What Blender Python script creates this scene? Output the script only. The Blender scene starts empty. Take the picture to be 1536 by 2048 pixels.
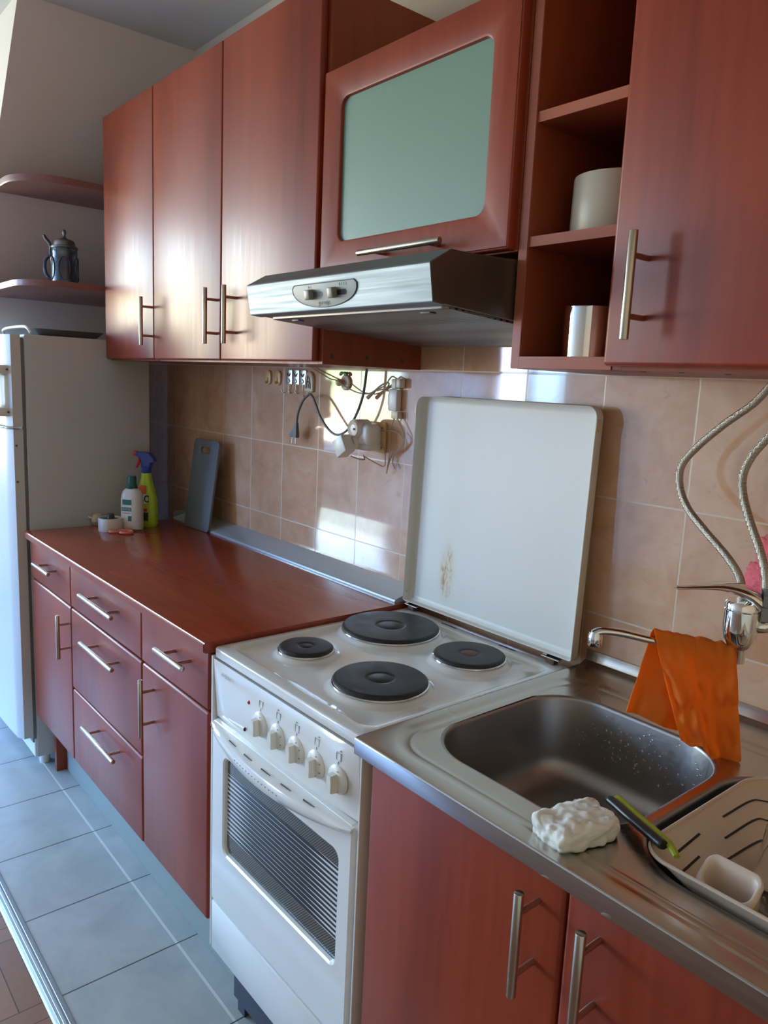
import bpy, bmesh, math, random
from mathutils import Vector, Matrix, noise
random.seed(7)
PI = math.pi
sc = bpy.context.scene
COL = sc.collection

# ---------------------------------------------------------------- camera
YAW, PIT, ROL, FPX = 0.8717, -0.1679, 0.0453, 1529.43
CAM = Vector((1.3727, -1.2931, 1.4145))
F = Vector((-math.sin(YAW) * math.cos(PIT), math.cos(YAW) * math.cos(PIT), math.sin(PIT)))
R = F.cross(Vector((0, 0, 1))).normalized()
U = R.cross(F)
R2 = R * math.cos(ROL) + U * math.sin(ROL)
U2 = -R * math.sin(ROL) + U * math.cos(ROL)
cd = bpy.data.cameras.new('camera')
cd.sensor_fit = 'VERTICAL'
cd.sensor_height = 36
cd.lens = FPX / 2048 * 36
cd.clip_start = 0.02
cam = bpy.data.objects.new('camera', cd)
COL.objects.link(cam)
M = Matrix((R2, U2, -F)).transposed().to_4x4()
M.translation = CAM
cam.matrix_world = M
sc.camera = cam

# ---------------------------------------------------------------- colour management, sky, light
sc.view_settings.view_transform = 'Standard'
sc.view_settings.look = 'None'
sc.view_settings.gamma = 1
sc.view_settings.use_curve_mapping = False
sc.view_settings.exposure = 0.3
try:
    sc.cycles.use_denoising = True
    sc.cycles.max_bounces = 10
    sc.cycles.diffuse_bounces = 6
    sc.cycles.glossy_bounces = 6
    sc.cycles.sample_clamp_indirect = 6
    sc.cycles.caustics_reflective = False
    sc.cycles.caustics_refractive = False
except Exception:
    pass

WIN_X, WIN_Y0, WIN_Y1, WIN_Z0, WIN_Z1 = -3.9, -3.35, -1.15, 0.85, 2.36
W2_X0, W2_X1, W2_Z0, W2_Z1, W2_Y = -3.85, -2.90, 0.08, 2.22, -4.4     # unseen window opening added in the front wall for blue fill light
SKY_STRENGTH = 17.0
w = bpy.data.worlds.new('daylight')
sc.world = w
w.use_nodes = True
nt = w.node_tree
nt.nodes.clear()
out = nt.nodes.new('ShaderNodeOutputWorld')
bg = nt.nodes.new('ShaderNodeBackground')
bg.inputs[1].default_value = SKY_STRENGTH
tc = nt.nodes.new('ShaderNodeTexCoord')
sx = nt.nodes.new('ShaderNodeSeparateXYZ')
nt.links.new(tc.outputs['Generated'], sx.inputs[0])
rmp = nt.nodes.new('ShaderNodeValToRGB')
mr = nt.nodes.new('ShaderNodeMapRange')
mr.inputs[1].default_value = -0.35
mr.inputs[2].default_value = 0.6
nt.links.new(sx.outputs[2], mr.inputs[0])
nt.links.new(mr.outputs[0], rmp.inputs[0])
cr = rmp.color_ramp
cr.elements[0].position = 0.0
cr.elements[0].color = (0.12, 0.16, 0.10, 1)
cr.elements[1].position = 1.0
cr.elements[1].color = (0.36, 0.62, 1.0, 1)
for pos, c in ((0.26, (0.42, 0.46, 0.36, 1)), (0.38, (0.92, 0.92, 0.88, 1)), (0.50, (0.70, 0.95, 1.15, 1)), (0.75, (0.42, 0.76, 1.15, 1))):
    e = cr.elements.new(pos)
    e.color = c
nz = nt.nodes.new('ShaderNodeTexNoise')
nz.inputs['Scale'].default_value = 9
nt.links.new(tc.outputs['Generated'], nz.inputs['Vector'])
r2 = nt.nodes.new('ShaderNodeValToRGB')
r2.color_ramp.elements[0].position = 0.42
r2.color_ramp.elements[0].color = (0.42, 0.55, 0.20, 1)
r2.color_ramp.elements[1].position = 0.55
r2.color_ramp.elements[1].color = (1.25, 1.0, 0.84, 1)
nt.links.new(nz.outputs['Fac'], r2.inputs[0])
mx = nt.nodes.new('ShaderNodeMix')
mx.data_type = 'RGBA'
band = nt.nodes.new('ShaderNodeMapRange')
band.inputs[1].default_value = 0.10
band.inputs[2].default_value = 0.02
nt.links.new(sx.outputs[2], band.inputs[0])
nt.links.new(band.outputs[0], mx.inputs['Factor'])
nt.links.new(rmp.outputs[0], mx.inputs['A'])
nt.links.new(r2.outputs[0], mx.inputs['B'])
mrx = nt.nodes.new('ShaderNodeMapRange')
mrx.inputs[1].default_value = -0.85
mrx.inputs[2].default_value = -0.35
nt.links.new(sx.outputs[0], mrx.inputs[0])
az = nt.nodes.new('ShaderNodeMix')
az.data_type = 'RGBA'
nt.links.new(mrx.outputs[0], az.inputs['Factor'])
nt.links.new(mx.outputs['Result'], az.inputs['A'])
skyb = nt.nodes.new('ShaderNodeValToRGB')
ce = skyb.color_ramp
ce.elements[0].position = 0.30
ce.elements[0].color = (0.10, 0.14, 0.16, 1)
ce.elements[1].position = 0.42
ce.elements[1].color = (0.36, 1.10, 2.75, 1)
nt.links.new(mr.outputs[0], skyb.inputs[0])
nt.links.new(skyb.outputs[0], az.inputs['B'])
nt.links.new(az.outputs['Result'], bg.inputs[0])
nt.links.new(bg.outputs[0], out.inputs[0])


def portal(loc, rot, sx_, sy_):
    l = bpy.data.lights.new('window_portal', 'AREA')
    l.shape = 'RECTANGLE'
    l.size, l.size_y = sx_, sy_
    l.cycles.is_portal = True
    o = bpy.data.objects.new('window_portal', l)
    COL.objects.link(o)
    o.location = loc
    o.rotation_euler = rot
    return o


portal((WIN_X - 0.05, (WIN_Y0 + WIN_Y1) / 2, (WIN_Z0 + WIN_Z1) / 2), (0, -PI / 2, 0), WIN_Z1 - WIN_Z0, WIN_Y1 - WIN_Y0)
portal(((W2_X0 + W2_X1) / 2, W2_Y - 0.05, (W2_Z0 + W2_Z1) / 2), (PI / 2, 0, 0), W2_X1 - W2_X0, W2_Z1 - W2_Z0)


# ---------------------------------------------------------------- node helpers / materials
class NT:
    def __init__(s, name):
        s.m = bpy.data.materials.new(name)
        s.m.use_nodes = True
        s.t = s.m.node_tree
        s.b = s.t.nodes['Principled BSDF']
        s.tc = s.t.nodes.new('ShaderNodeTexCoord')
        s.obj = s.tc.outputs['Object']

    def n(s, kind, **kw):
        nd = s.t.nodes.new('ShaderNode' + kind)
        for k, v in kw.items():
            setattr(nd, k, v)
        return nd

    def link(s, a, b):
        s.t.links.new(a, b)

    def put(s, sock, v):
        if hasattr(v, 'links') or isinstance(v, bpy.types.NodeSocket):
            s.link(v, sock)
        else:
            sock.default_value = v

    def math(s, op, a, b=0.0, c=None, clamp=False):
        nd = s.n('Math', operation=op)
        nd.use_clamp = clamp
        s.put(nd.inputs[0], a)
        s.put(nd.inputs[1], b)
        if c is not None:
            s.put(nd.inputs[2], c)
        return nd.outputs[0]

    def xyz(s, v=None):
        nd = s.n('SeparateXYZ')
        s.link(v or s.obj, nd.inputs[0])
        return nd.outputs

    def vec(s, a, b, c):
        nd = s.n('CombineXYZ')
        for i, q in enumerate((a, b, c)):
            s.put(nd.inputs[i], q)
        return nd.outputs[0]

    def map(s, scale, vec=None, loc=(0, 0, 0)):
        nd = s.n('Mapping')
        nd.inputs['Scale'].default_value = scale
        nd.inputs['Location'].default_value = loc
        s.link(vec or s.obj, nd.inputs[0])
        return nd.outputs[0]

    def noise(s, vec, scale=5, detail=3, rough=0.5, dist=0.0):
        nd = s.n('TexNoise')
        nd.inputs['Scale'].default_value = scale
        nd.inputs['Detail'].default_value = detail
        nd.inputs['Roughness'].default_value = rough
        nd.inputs['Distortion'].default_value = dist
        s.link(vec, nd.inputs['Vector'])
        return nd.outputs['Fac']

    def ramp(s, fac, stops):
        nd = s.n('ValToRGB')
        s.link(fac, nd.inputs[0])
        e = nd.color_ramp.elements
        e[0].position, e[0].color = stops[0][0], tuple(stops[0][1]) + (1,)
        e[1].position, e[1].color = stops[-1][0], tuple(stops[-1][1]) + (1,)
        for p_, c_ in stops[1:-1]:
            q = e.new(p_)
            q.color = tuple(c_) + (1,)
        return nd.outputs[0]

    def mr(s, v, a, b, c=0.0, d=1.0, smooth=False):
        nd = s.n('MapRange')
        if smooth:
            nd.interpolation_type = 'SMOOTHSTEP'
        s.put(nd.inputs[0], v)
        for i, q in enumerate((a, b, c, d)):
            nd.inputs[i + 1].default_value = q
        return nd.outputs[0]

    def mix(s, f, a, b):
        nd = s.n('Mix', data_type='RGBA')
        s.put(nd.inputs['Factor'], f)
        for k, q in (('A', a), ('B', b)):
            if isinstance(q, tuple):
                nd.inputs[k].default_value = q + (1,) if len(q) == 3 else q
            else:
                s.link(q, nd.inputs[k])
        return nd.outputs['Result']

    def bump(s, h, strength=0.2, dist=0.002, normal=None):
        nd = s.n('Bump')
        nd.inputs['Strength'].default_value = strength
        nd.inputs['Distance'].default_value = dist
        s.link(h, nd.inputs['Height'])
        if normal:
            s.link(normal, nd.inputs['Normal'])
        return nd.outputs[0]

    def set(s, **kw):
        names = dict(color='Base Color', rough='Roughness', metal='Metallic', normal='Normal', coat='Coat Weight', coatr='Coat Roughness',
                     trans='Transmission Weight', ior='IOR', spec='Specular IOR Level', sss='Subsurface Weight', alpha='Alpha',
                     emit='Emission Color', emits='Emission Strength', sheen='Sheen Weight')
        for k, v in kw.items():
            sk = s.b.inputs[names[k]]
            if isinstance(v, tuple) and len(v) == 3:
                v = v + (1,)
            s.put(sk, v)
        return s.m


def srgb(r, g, b):
    f = lambda c: (c / 255 / 12.92) if c / 255 <= 0.04045 else ((c / 255 + 0.055) / 1.055) ** 2.4
    return (f(r), f(g), f(b))


def plain(name, col, rough=0.4, metal=0.0, var=0.06, scale=12, bump=0.0, **kw):
    t = NT(name)
    nf = t.noise(t.obj, scale, 3)
    c = t.mix(nf, tuple(max(0, q * (1 - var)) for q in col), tuple(min(1, q * (1 + var)) for q in col))
    a = dict(color=c, rough=t.mr(nf, 0.3, 0.7, rough * 0.9, min(1, rough * 1.1)), metal=metal)
    if bump:
        a['normal'] = t.bump(t.noise(t.obj, scale * 8, 4), bump, 0.001)
    a.update(kw)
    return t.set(**a)


MAT = {}


def wood(name, grain='z', rough=0.3, bmp=0.04, dark=(0.165, 0.021, 0.010), mid=(0.250, 0.036, 0.015), light=(0.33, 0.057, 0.023), coat=0.25, coatr=0.12):
    t = NT(name)
    info = t.n('ObjectInfo')
    rnd = t.math('MULTIPLY', info.outputs['Random'], 13.0)
    off = t.n('VectorMath', operation='ADD')
    t.link(t.obj, off.inputs[0])
    t.link(t.vec(rnd, rnd, rnd), off.inputs[1])
    v = off.outputs[0]
    sc1 = {'z': (5, 5, 0.9), 'x': (0.9, 5, 5)}[grain]
    sc2 = {'z': (75, 75, 4), 'x': (4, 75, 75)}[grain]
    a = t.noise(t.map(sc1, v), 1.0, 4, 0.55, 0.6)
    b = t.noise(t.map(sc2, v), 1.0, 3, 0.6)
    f = t.math('ADD', t.math('MULTIPLY', a, 0.72), t.math('MULTIPLY', b, 0.28))
    c = t.ramp(f, [(0.32, dark), (0.5, mid), (0.70, light)])
    return t.set(color=c, spec=0.30, rough=t.mr(b, 0.3, 0.7, rough * 0.9, rough * 1.15), coat=coat, coatr=coatr, normal=t.bump(b, bmp, 0.001))


MAT['wood'] = wood('cherry_foil_door', 'z', 0.36, coat=0.22, coatr=0.30)
MAT['wood_h'] = wood('cherry_foil_horizontal', 'x', 0.38, coat=0.18, coatr=0.32)
MAT['carcass'] = wood('cherry_board', 'z', 0.42, dark=(0.20, 0.038, 0.015), mid=(0.27, 0.056, 0.022), light=(0.33, 0.078, 0.032), coat=0.05)
MAT['edge'] = wood('cherry_edge_band', 'x', 0.4, dark=(0.30, 0.085, 0.05), mid=(0.36, 0.11, 0.065), light=(0.42, 0.14, 0.085), coat=0.05)
MAT['worktop'] = wood('cherry_worktop', 'x', 0.22, 0.004, dark=(0.20, 0.030, 0.013), mid=(0.27, 0.045, 0.019), light=(0.33, 0.064, 0.028), coat=0.5, coatr=0.10)
MAT['shelfwood'] = wood('mauve_shelf', 'x', 0.4, dark=(0.22, 0.10, 0.10), mid=(0.26, 0.125, 0.12), light=(0.30, 0.15, 0.14), coat=0.1)


def steel(name, base=(0.62, 0.61, 0.58), rough=0.25, grain=None, dirt=0.0, aniso=0.0):
    t = NT(name)
    if grain:
        g = t.noise(t.map(grain), 1.0, 3, 0.6)
    else:
        g = t.noise(t.obj, 40, 3)
    big = t.noise(t.obj, 6, 4, 0.6, 0.4)
    r = t.math('ADD', t.mr(g, 0.3, 0.7, rough * 0.85, rough * 1.2), t.math('MULTIPLY', big, dirt))
    c = t.mix(big, tuple(q * (1 - 0.25 * min(1, dirt * 4 + 0.1)) for q in base), base)
    t.b.inputs['Anisotropic'].default_value = aniso
    return t.set(color=c, rough=r, metal=1.0, normal=t.bump(g, 0.03, 0.0005))


MAT['brushed'] = plain('brushed_nickel_bar', (0.52, 0.48, 0.41), 0.26, 1.0, 0.02, 6)
MAT['hoodsteel'] = steel('hood_steel', (0.22, 0.255, 0.27), 0.46, (4, 160, 160), 0.08)
MAT['hoodside'] = plain('hood_dark_side', (0.17, 0.145, 0.125), 0.35, 0.75)
MAT['sinksteel'] = steel('sink_steel_top', (0.62, 0.57, 0.50), 0.13, (14, 14, 14), 0.22)
MAT['polished'] = plain('polished_steel_edge', (0.42, 0.41, 0.41), 0.07, 1.0, 0.03, 20)
MAT['basinsteel'] = steel('sink_basin_satin', (0.37, 0.355, 0.35), 0.34, (120, 120, 120), 0.10)
MAT['chrome'] = steel('chrome', (0.80, 0.80, 0.80), 0.06)
MAT['alu'] = steel('aluminium_profile', (0.72, 0.76, 0.78), 0.28, (3, 120, 120), 0.08)
MAT['splash'] = plain('silver_pvc_profile', (0.50, 0.60, 0.66), 0.30, 0.35, 0.03, 5, coat=0.6, coatr=0.12)
MAT['trimalu'] = plain('ridged_floor_trim', (0.42, 0.46, 0.47), 0.42, 0.8, 0.05, 20)
MAT['plategrey'] = plain('hood_plate_grey', (0.27, 0.31, 0.31), 0.45, 0, 0.03)
MAT['switchgrey'] = plain('olive_grey_switch', (0.22, 0.21, 0.17), 0.35)
MAT['enamel'] = plain('white_enamel', (0.76, 0.77, 0.76), 0.14, 0, 0.02, 5, coat=0.5, coatr=0.05)
MAT['stovegrey'] = plain('stove_side_paint', (0.68, 0.66, 0.64), 0.35, 0, 0.03, 5)
MAT['stoveback'] = plain('dark_blue_plinth', (0.035, 0.045, 0.07), 0.4)
MAT['knob'] = plain('offwhite_knob', (0.74, 0.74, 0.69), 0.3, 0, 0.02)
MAT['iron'] = None
MAT['black'] = plain('black_plastic', (0.012, 0.013, 0.016), 0.35)
MAT['dark'] = plain('dark_gap', (0.01, 0.01, 0.012), 0.6)
MAT['ink'] = plain('grey_print', (0.12, 0.13, 0.14), 0.5)
MAT['inklight'] = plain('pale_grey_print', (0.50, 0.54, 0.57), 0.5)
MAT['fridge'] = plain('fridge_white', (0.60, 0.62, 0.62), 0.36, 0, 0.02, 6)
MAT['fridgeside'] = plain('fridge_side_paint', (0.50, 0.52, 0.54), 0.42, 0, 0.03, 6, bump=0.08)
MAT['gasket'] = plain('grey_gasket', (0.22, 0.22, 0.22), 0.6)
MAT['whitepl'] = plain('white_plastic', (0.72, 0.70, 0.66), 0.32, 0, 0.03)
MAT['paint'] = plain('wall_paint', (0.70, 0.67, 0.60), 0.75, 0, 0.03, 2, bump=0.05)
MAT['warmbounce'] = plain('warm_bounce_paint', (0.80, 0.68, 0.50), 0.75, 0, 0.03, 2)  # unseen right wall, tinted warm to bounce light onto the tiles
MAT['paint_l'] = plain('left_wall_paint', (0.82, 0.79, 0.80), 0.75, 0, 0.03, 2, bump=0.05)
MAT['ceil'] = plain('ceiling_paint', (0.66, 0.68, 0.70), 0.8, 0, 0.02, 2)
MAT['beige'] = plain('beige_plastic', (0.62, 0.50, 0.41), 0.35, 0, 0.03, 8)
MAT['yellowpl'] = plain('yellowed_plastic', (0.70, 0.52, 0.20), 0.35, 0, 0.08)
MAT['ivory'] = plain('ivory_plastic', (0.66, 0.55, 0.40), 0.4, 0, 0.05)
MAT['greycord'] = plain('grey_rubber', (0.10, 0.105, 0.11), 0.45)
MAT['wire'] = plain('brownish_white_wire', (0.42, 0.33, 0.25), 0.45)
MAT['brass'] = plain('plug_pin_nickel', (0.6, 0.58, 0.52), 0.25, 1.0)
MAT['cutboard'] = plain('grey_speckled_board', (0.125, 0.145, 0.160), 0.65, 0, 0.15, 140)
MAT['red'] = plain('red_lens', (0.55, 0.02, 0.015), 0.12)
MAT['plum'] = plain('dark_red_lens', (0.09, 0.01, 0.03), 0.12)
MAT['limeplastic'] = plain('lime_plastic', (0.40, 0.62, 0.03), 0.28, 0, 0.04)
MAT['bluepl'] = plain('blue_plastic', (0.02, 0.05, 0.30), 0.3)
MAT['redpl'] = plain('red_plastic', (0.55, 0.03, 0.07), 0.35)
MAT['tealpl'] = plain('dark_teal_plastic', (0.005, 0.10, 0.10), 0.35)
MAT['bottlewhite'] = plain('bottle_white', (0.66, 0.66, 0.66), 0.3, 0, 0.02)
MAT['salmon'] = plain('salmon_plastic', (0.75, 0.20, 0.15), 0.4)
MAT['olive'] = plain('olive_green_plastic', (0.30, 0.36, 0.02), 0.35)
MAT['stone'] = None
MAT['toe'] = plain('sage_toe_board', (0.26, 0.30, 0.27), 0.5)
MAT['leafgreen'] = plain('green_leaf', (0.08, 0.16, 0.02), 0.4)
MAT['apple'] = plain('cream_apple', (0.62, 0.55, 0.33), 0.3)
MAT['orangelbl'] = plain('orange_label', (0.65, 0.13, 0.02), 0.4)
MAT['greenlbl'] = plain('green_label', (0.01, 0.16, 0.13), 0.4)
MAT['pinklbl'] = plain('pink_label', (0.6, 0.2, 0.35), 0.4)
MAT['darklbl'] = plain('dark_label', (0.05, 0.06, 0.05), 0.4)
MAT['paper'] = plain('white_label', (0.72, 0.72, 0.70), 0.5)


def tube_mask(t, p, period, off, halfw, soft):
    """1 inside grout lines at off + k*period"""
    u = t.math('DIVIDE', t.math('SUBTRACT', p, off), period)
    fr = t.math('FRACT', t.math('ADD', u, 100.5))
    d = t.math('MULTIPLY', t.math('ABSOLUTE', t.math('SUBTRACT', fr, 0.5)), period)
    return t.mr(d, halfw, halfw + soft, 1.0, 0.0), t.math('FLOOR', t.math('ADD', u, 100.0))


def wall_tile_mat():
    t = NT('peach_wall_tiles_and_paint')
    X, Y_, Z = t.xyz()
    TA, TW, TZ, TH = -0.674, 0.1939, 1.447, 0.2365
    gx1, ix1 = tube_mask(t, X, TW, TA, 0.0013, 0.0009)
    gx2, ix2 = tube_mask(t, X, TW, 0.4846, 0.0013, 0.0009)
    right = t.math('GREATER_THAN', X, -0.092)
    gx = t.math('ADD', t.math('MULTIPLY', gx1, t.math('SUBTRACT', 1.0, right)), t.math('MULTIPLY', gx2, right))
    ix = t.math('ADD', t.math('MULTIPLY', ix1, t.math('SUBTRACT', 1.0, right)), t.math('MULTIPLY', t.math('ADD', ix2, 20.0), right))
    gz, iz = tube_mask(t, Z, TH, TZ, 0.0013, 0.0009)
    g = t.math('MAXIMUM', gx, gz)
    wn = t.n('TexWhiteNoise', noise_dimensions='3D')
    t.link(t.vec(ix, iz, 0.0), wn.inputs['Vector'])
    per = wn.outputs['Color']
    offv = t.n('VectorMath', operation='ADD')
    t.link(t.obj, offv.inputs[0])
    sc_ = t.n('VectorMath', operation='SCALE')
    t.link(per, sc_.inputs[0])
    sc_.inputs['Scale'].default_value = 9.0
    t.link(sc_.outputs[0], offv.inputs[1])
    v = offv.outputs[0]
    cloud = t.noise(v, 9, 5, 0.6, 0.5)
    vein = t.noise(t.map((1, 1, 1.6), v), 16, 6, 0.7, 1.6)
    base = t.ramp(cloud, [(0.3, (0.56, 0.315, 0.190)), (0.5, (0.66, 0.40, 0.25)), (0.72, (0.74, 0.49, 0.335))])
    veinm = t.mr(vein, 0.60, 0.72, 0.0, 0.45)
    col = t.mix(veinm, base, (0.36, 0.21, 0.14))
    col = t.mix(t.math('MULTIPLY', wn.outputs['Value'], 0.12), col, (0.52, 0.33, 0.22))
    col = t.mix(g, col, (0.66, 0.56, 0.42))
    wave = t.noise(t.map((1, 1, 1)), 7, 2, 0.5)
    hgt = t.math('SUBTRACT', t.math('MULTIPLY', wave, 0.5), t.math('MULTIPLY', g, 0.6))
    nb = t.bump(hgt, 0.25, 0.0022)
    # per-tile tilt so that every glazed tile mirrors a slightly different patch
    tl = t.n('VectorMath', operation='SUBTRACT')
    t.link(per, tl.inputs[0])
    tl.inputs[1].default_value = (0.5, 0.5, 0.5)
    ts = t.n('VectorMath', operation='SCALE')
    t.link(tl.outputs[0], ts.inputs[0])
    ts.inputs['Scale'].default_value = 0.012
    ad = t.n('VectorMath', operation='ADD')
    t.link(nb, ad.inputs[0])
    t.link(ts.outputs[0], ad.inputs[1])
    nm = t.n('VectorMath', operation='NORMALIZE')
    t.link(ad.outputs[0], nm.inputs[0])
    t.set(color=col, rough=t.math('ADD', 0.07, t.math('MULTIPLY', g, 0.4)), normal=nm.outputs[0], coat=0.6, coatr=0.03, spec=0.6)
    # plain painted plaster above the tiling
    pb = t.n('BsdfPrincipled')
    pb.inputs['Base Color'].default_value = (0.60, 0.555, 0.47, 1)
    pb.inputs['Roughness'].default_value = 0.75
    ms = t.n('MixShader')
    t.link(t.math('GREATER_THAN', Z, 1.6835), ms.inputs[0])
    t.link(t.b.outputs[0], ms.inputs[1])
    t.link(pb.outputs[0], ms.inputs[2])
    t.link(ms.outputs[0], t.t.nodes['Material Output'].inputs[0])
    return t.m


def floor_tile_mat():
    t = NT('pale_grey_floor_tiles')
    X, Y_, Z = t.xyz()
    gx, ix = tube_mask(t, X, 0.2988, -0.2419, 0.0014, 0.0008)
    gy, iy = tube_mask(t, Y_, 0.2988, -0.5521, 0.0030, 0.001)
    cl = t.noise(t.obj, 7, 5, 0.6, 0.6)
    c = t.ramp(cl, [(0.3, (0.36, 0.38, 0.38)), (0.55, (0.43, 0.45, 0.44)), (0.75, (0.50, 0.50, 0.48))])
    c = t.mix(gy, c, (0.66, 0.66, 0.63))
    c = t.mix(gx, c, (0.055, 0.06, 0.065))
    g = t.math('MAXIMUM', gx, gy)
    return t.set(color=c, rough=t.math('ADD', 0.30, t.math('MULTIPLY', cl, 0.12)), normal=t.bump(t.math('SUBTRACT', t.math('MULTIPLY', cl, 0.4), g), 0.3, 0.002))


def parquet_mat():
    t = NT('basket_parquet')
    X, Y_, Z = t.xyz()
    S = 0.25
    u = t.math('DIVIDE', t.math('ADD', X, 20.0), S)
    v = t.math('DIVIDE', t.math('ADD', Y_, 20.0 - 0.03), S)
    ck = t.math('MODULO', t.math('ADD', t.math('FLOOR', u), t.math('FLOOR', v)), 2.0)
    fu, fv = t.math('FRACT', u), t.math('FRACT', v)
    inv = t.math('SUBTRACT', 1.0, ck)
    a = t.math('ADD', t.math('MULTIPLY', fu, ck), t.math('MULTIPLY', fv, inv))
    l = t.math('ADD', t.math('MULTIPLY', fv, ck), t.math('MULTIPLY', fu, inv))
    st = t.math('MULTIPLY', a, 5.0)
    d1 = t.math('ABSOLUTE', t.math('SUBTRACT', t.math('FRACT', t.math('ADD', st, 0.5)), 0.5))
    d2 = t.math('ABSOLUTE', t.math('SUBTRACT', t.math('FRACT', t.math('ADD', l, 0.5)), 0.5))
    gap = t.math('MAXIMUM', t.mr(d1, 0.012, 0.03, 1, 0), t.mr(d2, 0.003, 0.007, 1, 0))
    wn = t.n('TexWhiteNoise', noise_dimensions='3D')
    t.link(t.vec(t.math('FLOOR', u), t.math('FLOOR', v), t.math('FLOOR', st)), wn.inputs['Vector'])
    gr = t.noise(t.map((60, 60, 1)), 1, 2)
    f = t.math('ADD', t.math('MULTIPLY', wn.outputs['Value'], 0.6), t.math('MULTIPLY', gr, 0.4))
    c = t.ramp(f, [(0.1, (0.21, 0.10, 0.06)), (0.9, (0.33, 0.17, 0.10))])
    c = t.mix(gap, c, (0.05, 0.02, 0.012))
    return t.set(color=c, rough=0.35)


def iron_mat():
    t = NT('cast_iron_hotplate')
    n1 = t.noise(t.obj, 26, 5, 0.65)
    c = t.ramp(n1, [(0.35, (0.018, 0.019, 0.022)), (0.6, (0.032, 0.032, 0.036)), (0.8, (0.06, 0.058, 0.058))])
    return t.set(color=c, rough=t.mr(n1, 0.3, 0.7, 0.38, 0.55), metal=0.25, normal=t.bump(n1, 0.08, 0.001))


def rusty_mat():
    t = NT('rusty_hotplate_centre')
    n1 = t.noise(t.obj, 60, 4, 0.6)
    c = t.ramp(n1, [(0.42, (0.05, 0.048, 0.05)), (0.55, (0.13, 0.045, 0.025)), (0.7, (0.17, 0.06, 0.035))])
    return t.set(color=c, rough=0.6)


def lid_mat():
    t = NT('lid_enamel_with_burnt_stain')
    X, Y_, Z = t.xyz()
    # stain low on the left third, in the lid's own coordinates
    dx = t.math('DIVIDE', t.math('SUBTRACT', X, 0.125), 0.028)
    dz = t.math('DIVIDE', t.math('SUBTRACT', Z, 0.095), 0.075)
    d = t.math('SQRT', t.math('ADD', t.math('MULTIPLY', dx, dx), t.math('MULTIPLY', dz, dz)))
    n1 = t.noise(t.map((1.0, 1.0, 0.35)), 90, 5, 0.7, 0.8)
    soft = t.mr(d, 0.2, 1.35, 0.55, 0.0, True)
    hard = t.math('MULTIPLY', t.mr(d, 0.3, 1.05, 1.0, 0.0, True), t.mr(n1, 0.50, 0.60, 0.0, 1.0))
    dxb = t.math('DIVIDE', t.math('SUBTRACT', X, 0.14), 0.08)
    haze = t.math('MULTIPLY', t.mr(t.math('ABSOLUTE', dxb), 0.0, 1.0, 0.22, 0.0, True), t.mr(t.noise(t.obj, 5, 2), 0.4, 0.7))
    c = t.mix(haze, (0.70, 0.70, 0.66), (0.62, 0.55, 0.34))
    c = t.mix(soft, c, (0.66, 0.52, 0.28))
    c = t.mix(hard, c, (0.42, 0.27, 0.12))
    return t.set(color=c, rough=t.math('ADD', 0.42, t.math('MULTIPLY', hard, 0.3)), coat=0.08, coatr=0.2, normal=t.bump(hard, 0.2, 0.001))


def oven_glass_mat():
    t = NT('oven_glass_striped')
    X, Y_, Z = t.xyz()
    u = t.math('FRACT', t.math('MULTIPLY', t.math('SUBTRACT', Z, 0.455), 1 / 0.0098))
    inside = t.math('MULTIPLY', t.math('GREATER_THAN', Z, 0.470), t.math('LESS_THAN', Z, 0.606))
    # stripes are thick at both ends and thin in the middle
    e = t.math('ABSOLUTE', t.math('SUBTRACT', X, 0.257))
    half = t.mr(e, 0.085, 0.185, 0.045, 0.25, True)
    dd = t.math('ABSOLUTE', t.math('SUBTRACT', u, 0.5))
    line = t.math('MULTIPLY', t.math('LESS_THAN', dd, half), inside)
    dots = t.n('TexChecker')
    dots.inputs['Scale'].default_value = 560
    t.link(t.map((0.62, 0.0, 0.62)), dots.inputs['Vector'])
    mesh = t.math('MULTIPLY', dots.outputs['Fac'], t.math('SUBTRACT', 1.0, inside))
    c = t.mix(t.math('MULTIPLY', mesh, 0.9), (0.012, 0.018, 0.022), (0.17, 0.17, 0.15))
    c = t.mix(line, c, (0.62, 0.66, 0.68))
    return t.set(color=c, rough=0.07, coat=0.3, coatr=0.02)


def filter_mat():
    t = NT('perforated_filter')
    v = t.n('TexVoronoi')
    v.inputs['Scale'].default_value = 120
    v.inputs['Randomness'].default_value = 0.0
    t.link(t.map((1, 0.55, 1)), v.inputs['Vector'])
    m = t.mr(v.outputs['Distance'], 0.28, 0.36, 1, 0)
    c = t.mix(m, (0.24, 0.225, 0.205), (0.02, 0.02, 0.02))
    return t.set(color=c, rough=0.38, metal=0.7, normal=t.bump(m, 0.3, 0.001))


def braid_mat():
    t = NT('braided_steel_hose')
    X, Y_, Z = t.xyz()
    a = t.math('SINE', t.math('MULTIPLY', t.math('ADD', t.math('ADD', X, Z), Y_), 1500))
    b = t.math('SINE', t.math('MULTIPLY', t.math('SUBTRACT', t.math('ADD', X, Y_), Z), 1500))
    h = t.math('MULTIPLY', a, b)
    c = t.mix(t.mr(h, -0.6, 0.6), (0.20, 0.17, 0.13), (0.62, 0.57, 0.49))
    return t.set(color=c, rough=0.35, metal=0.85, normal=t.bump(h, 0.35, 0.001))


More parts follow.
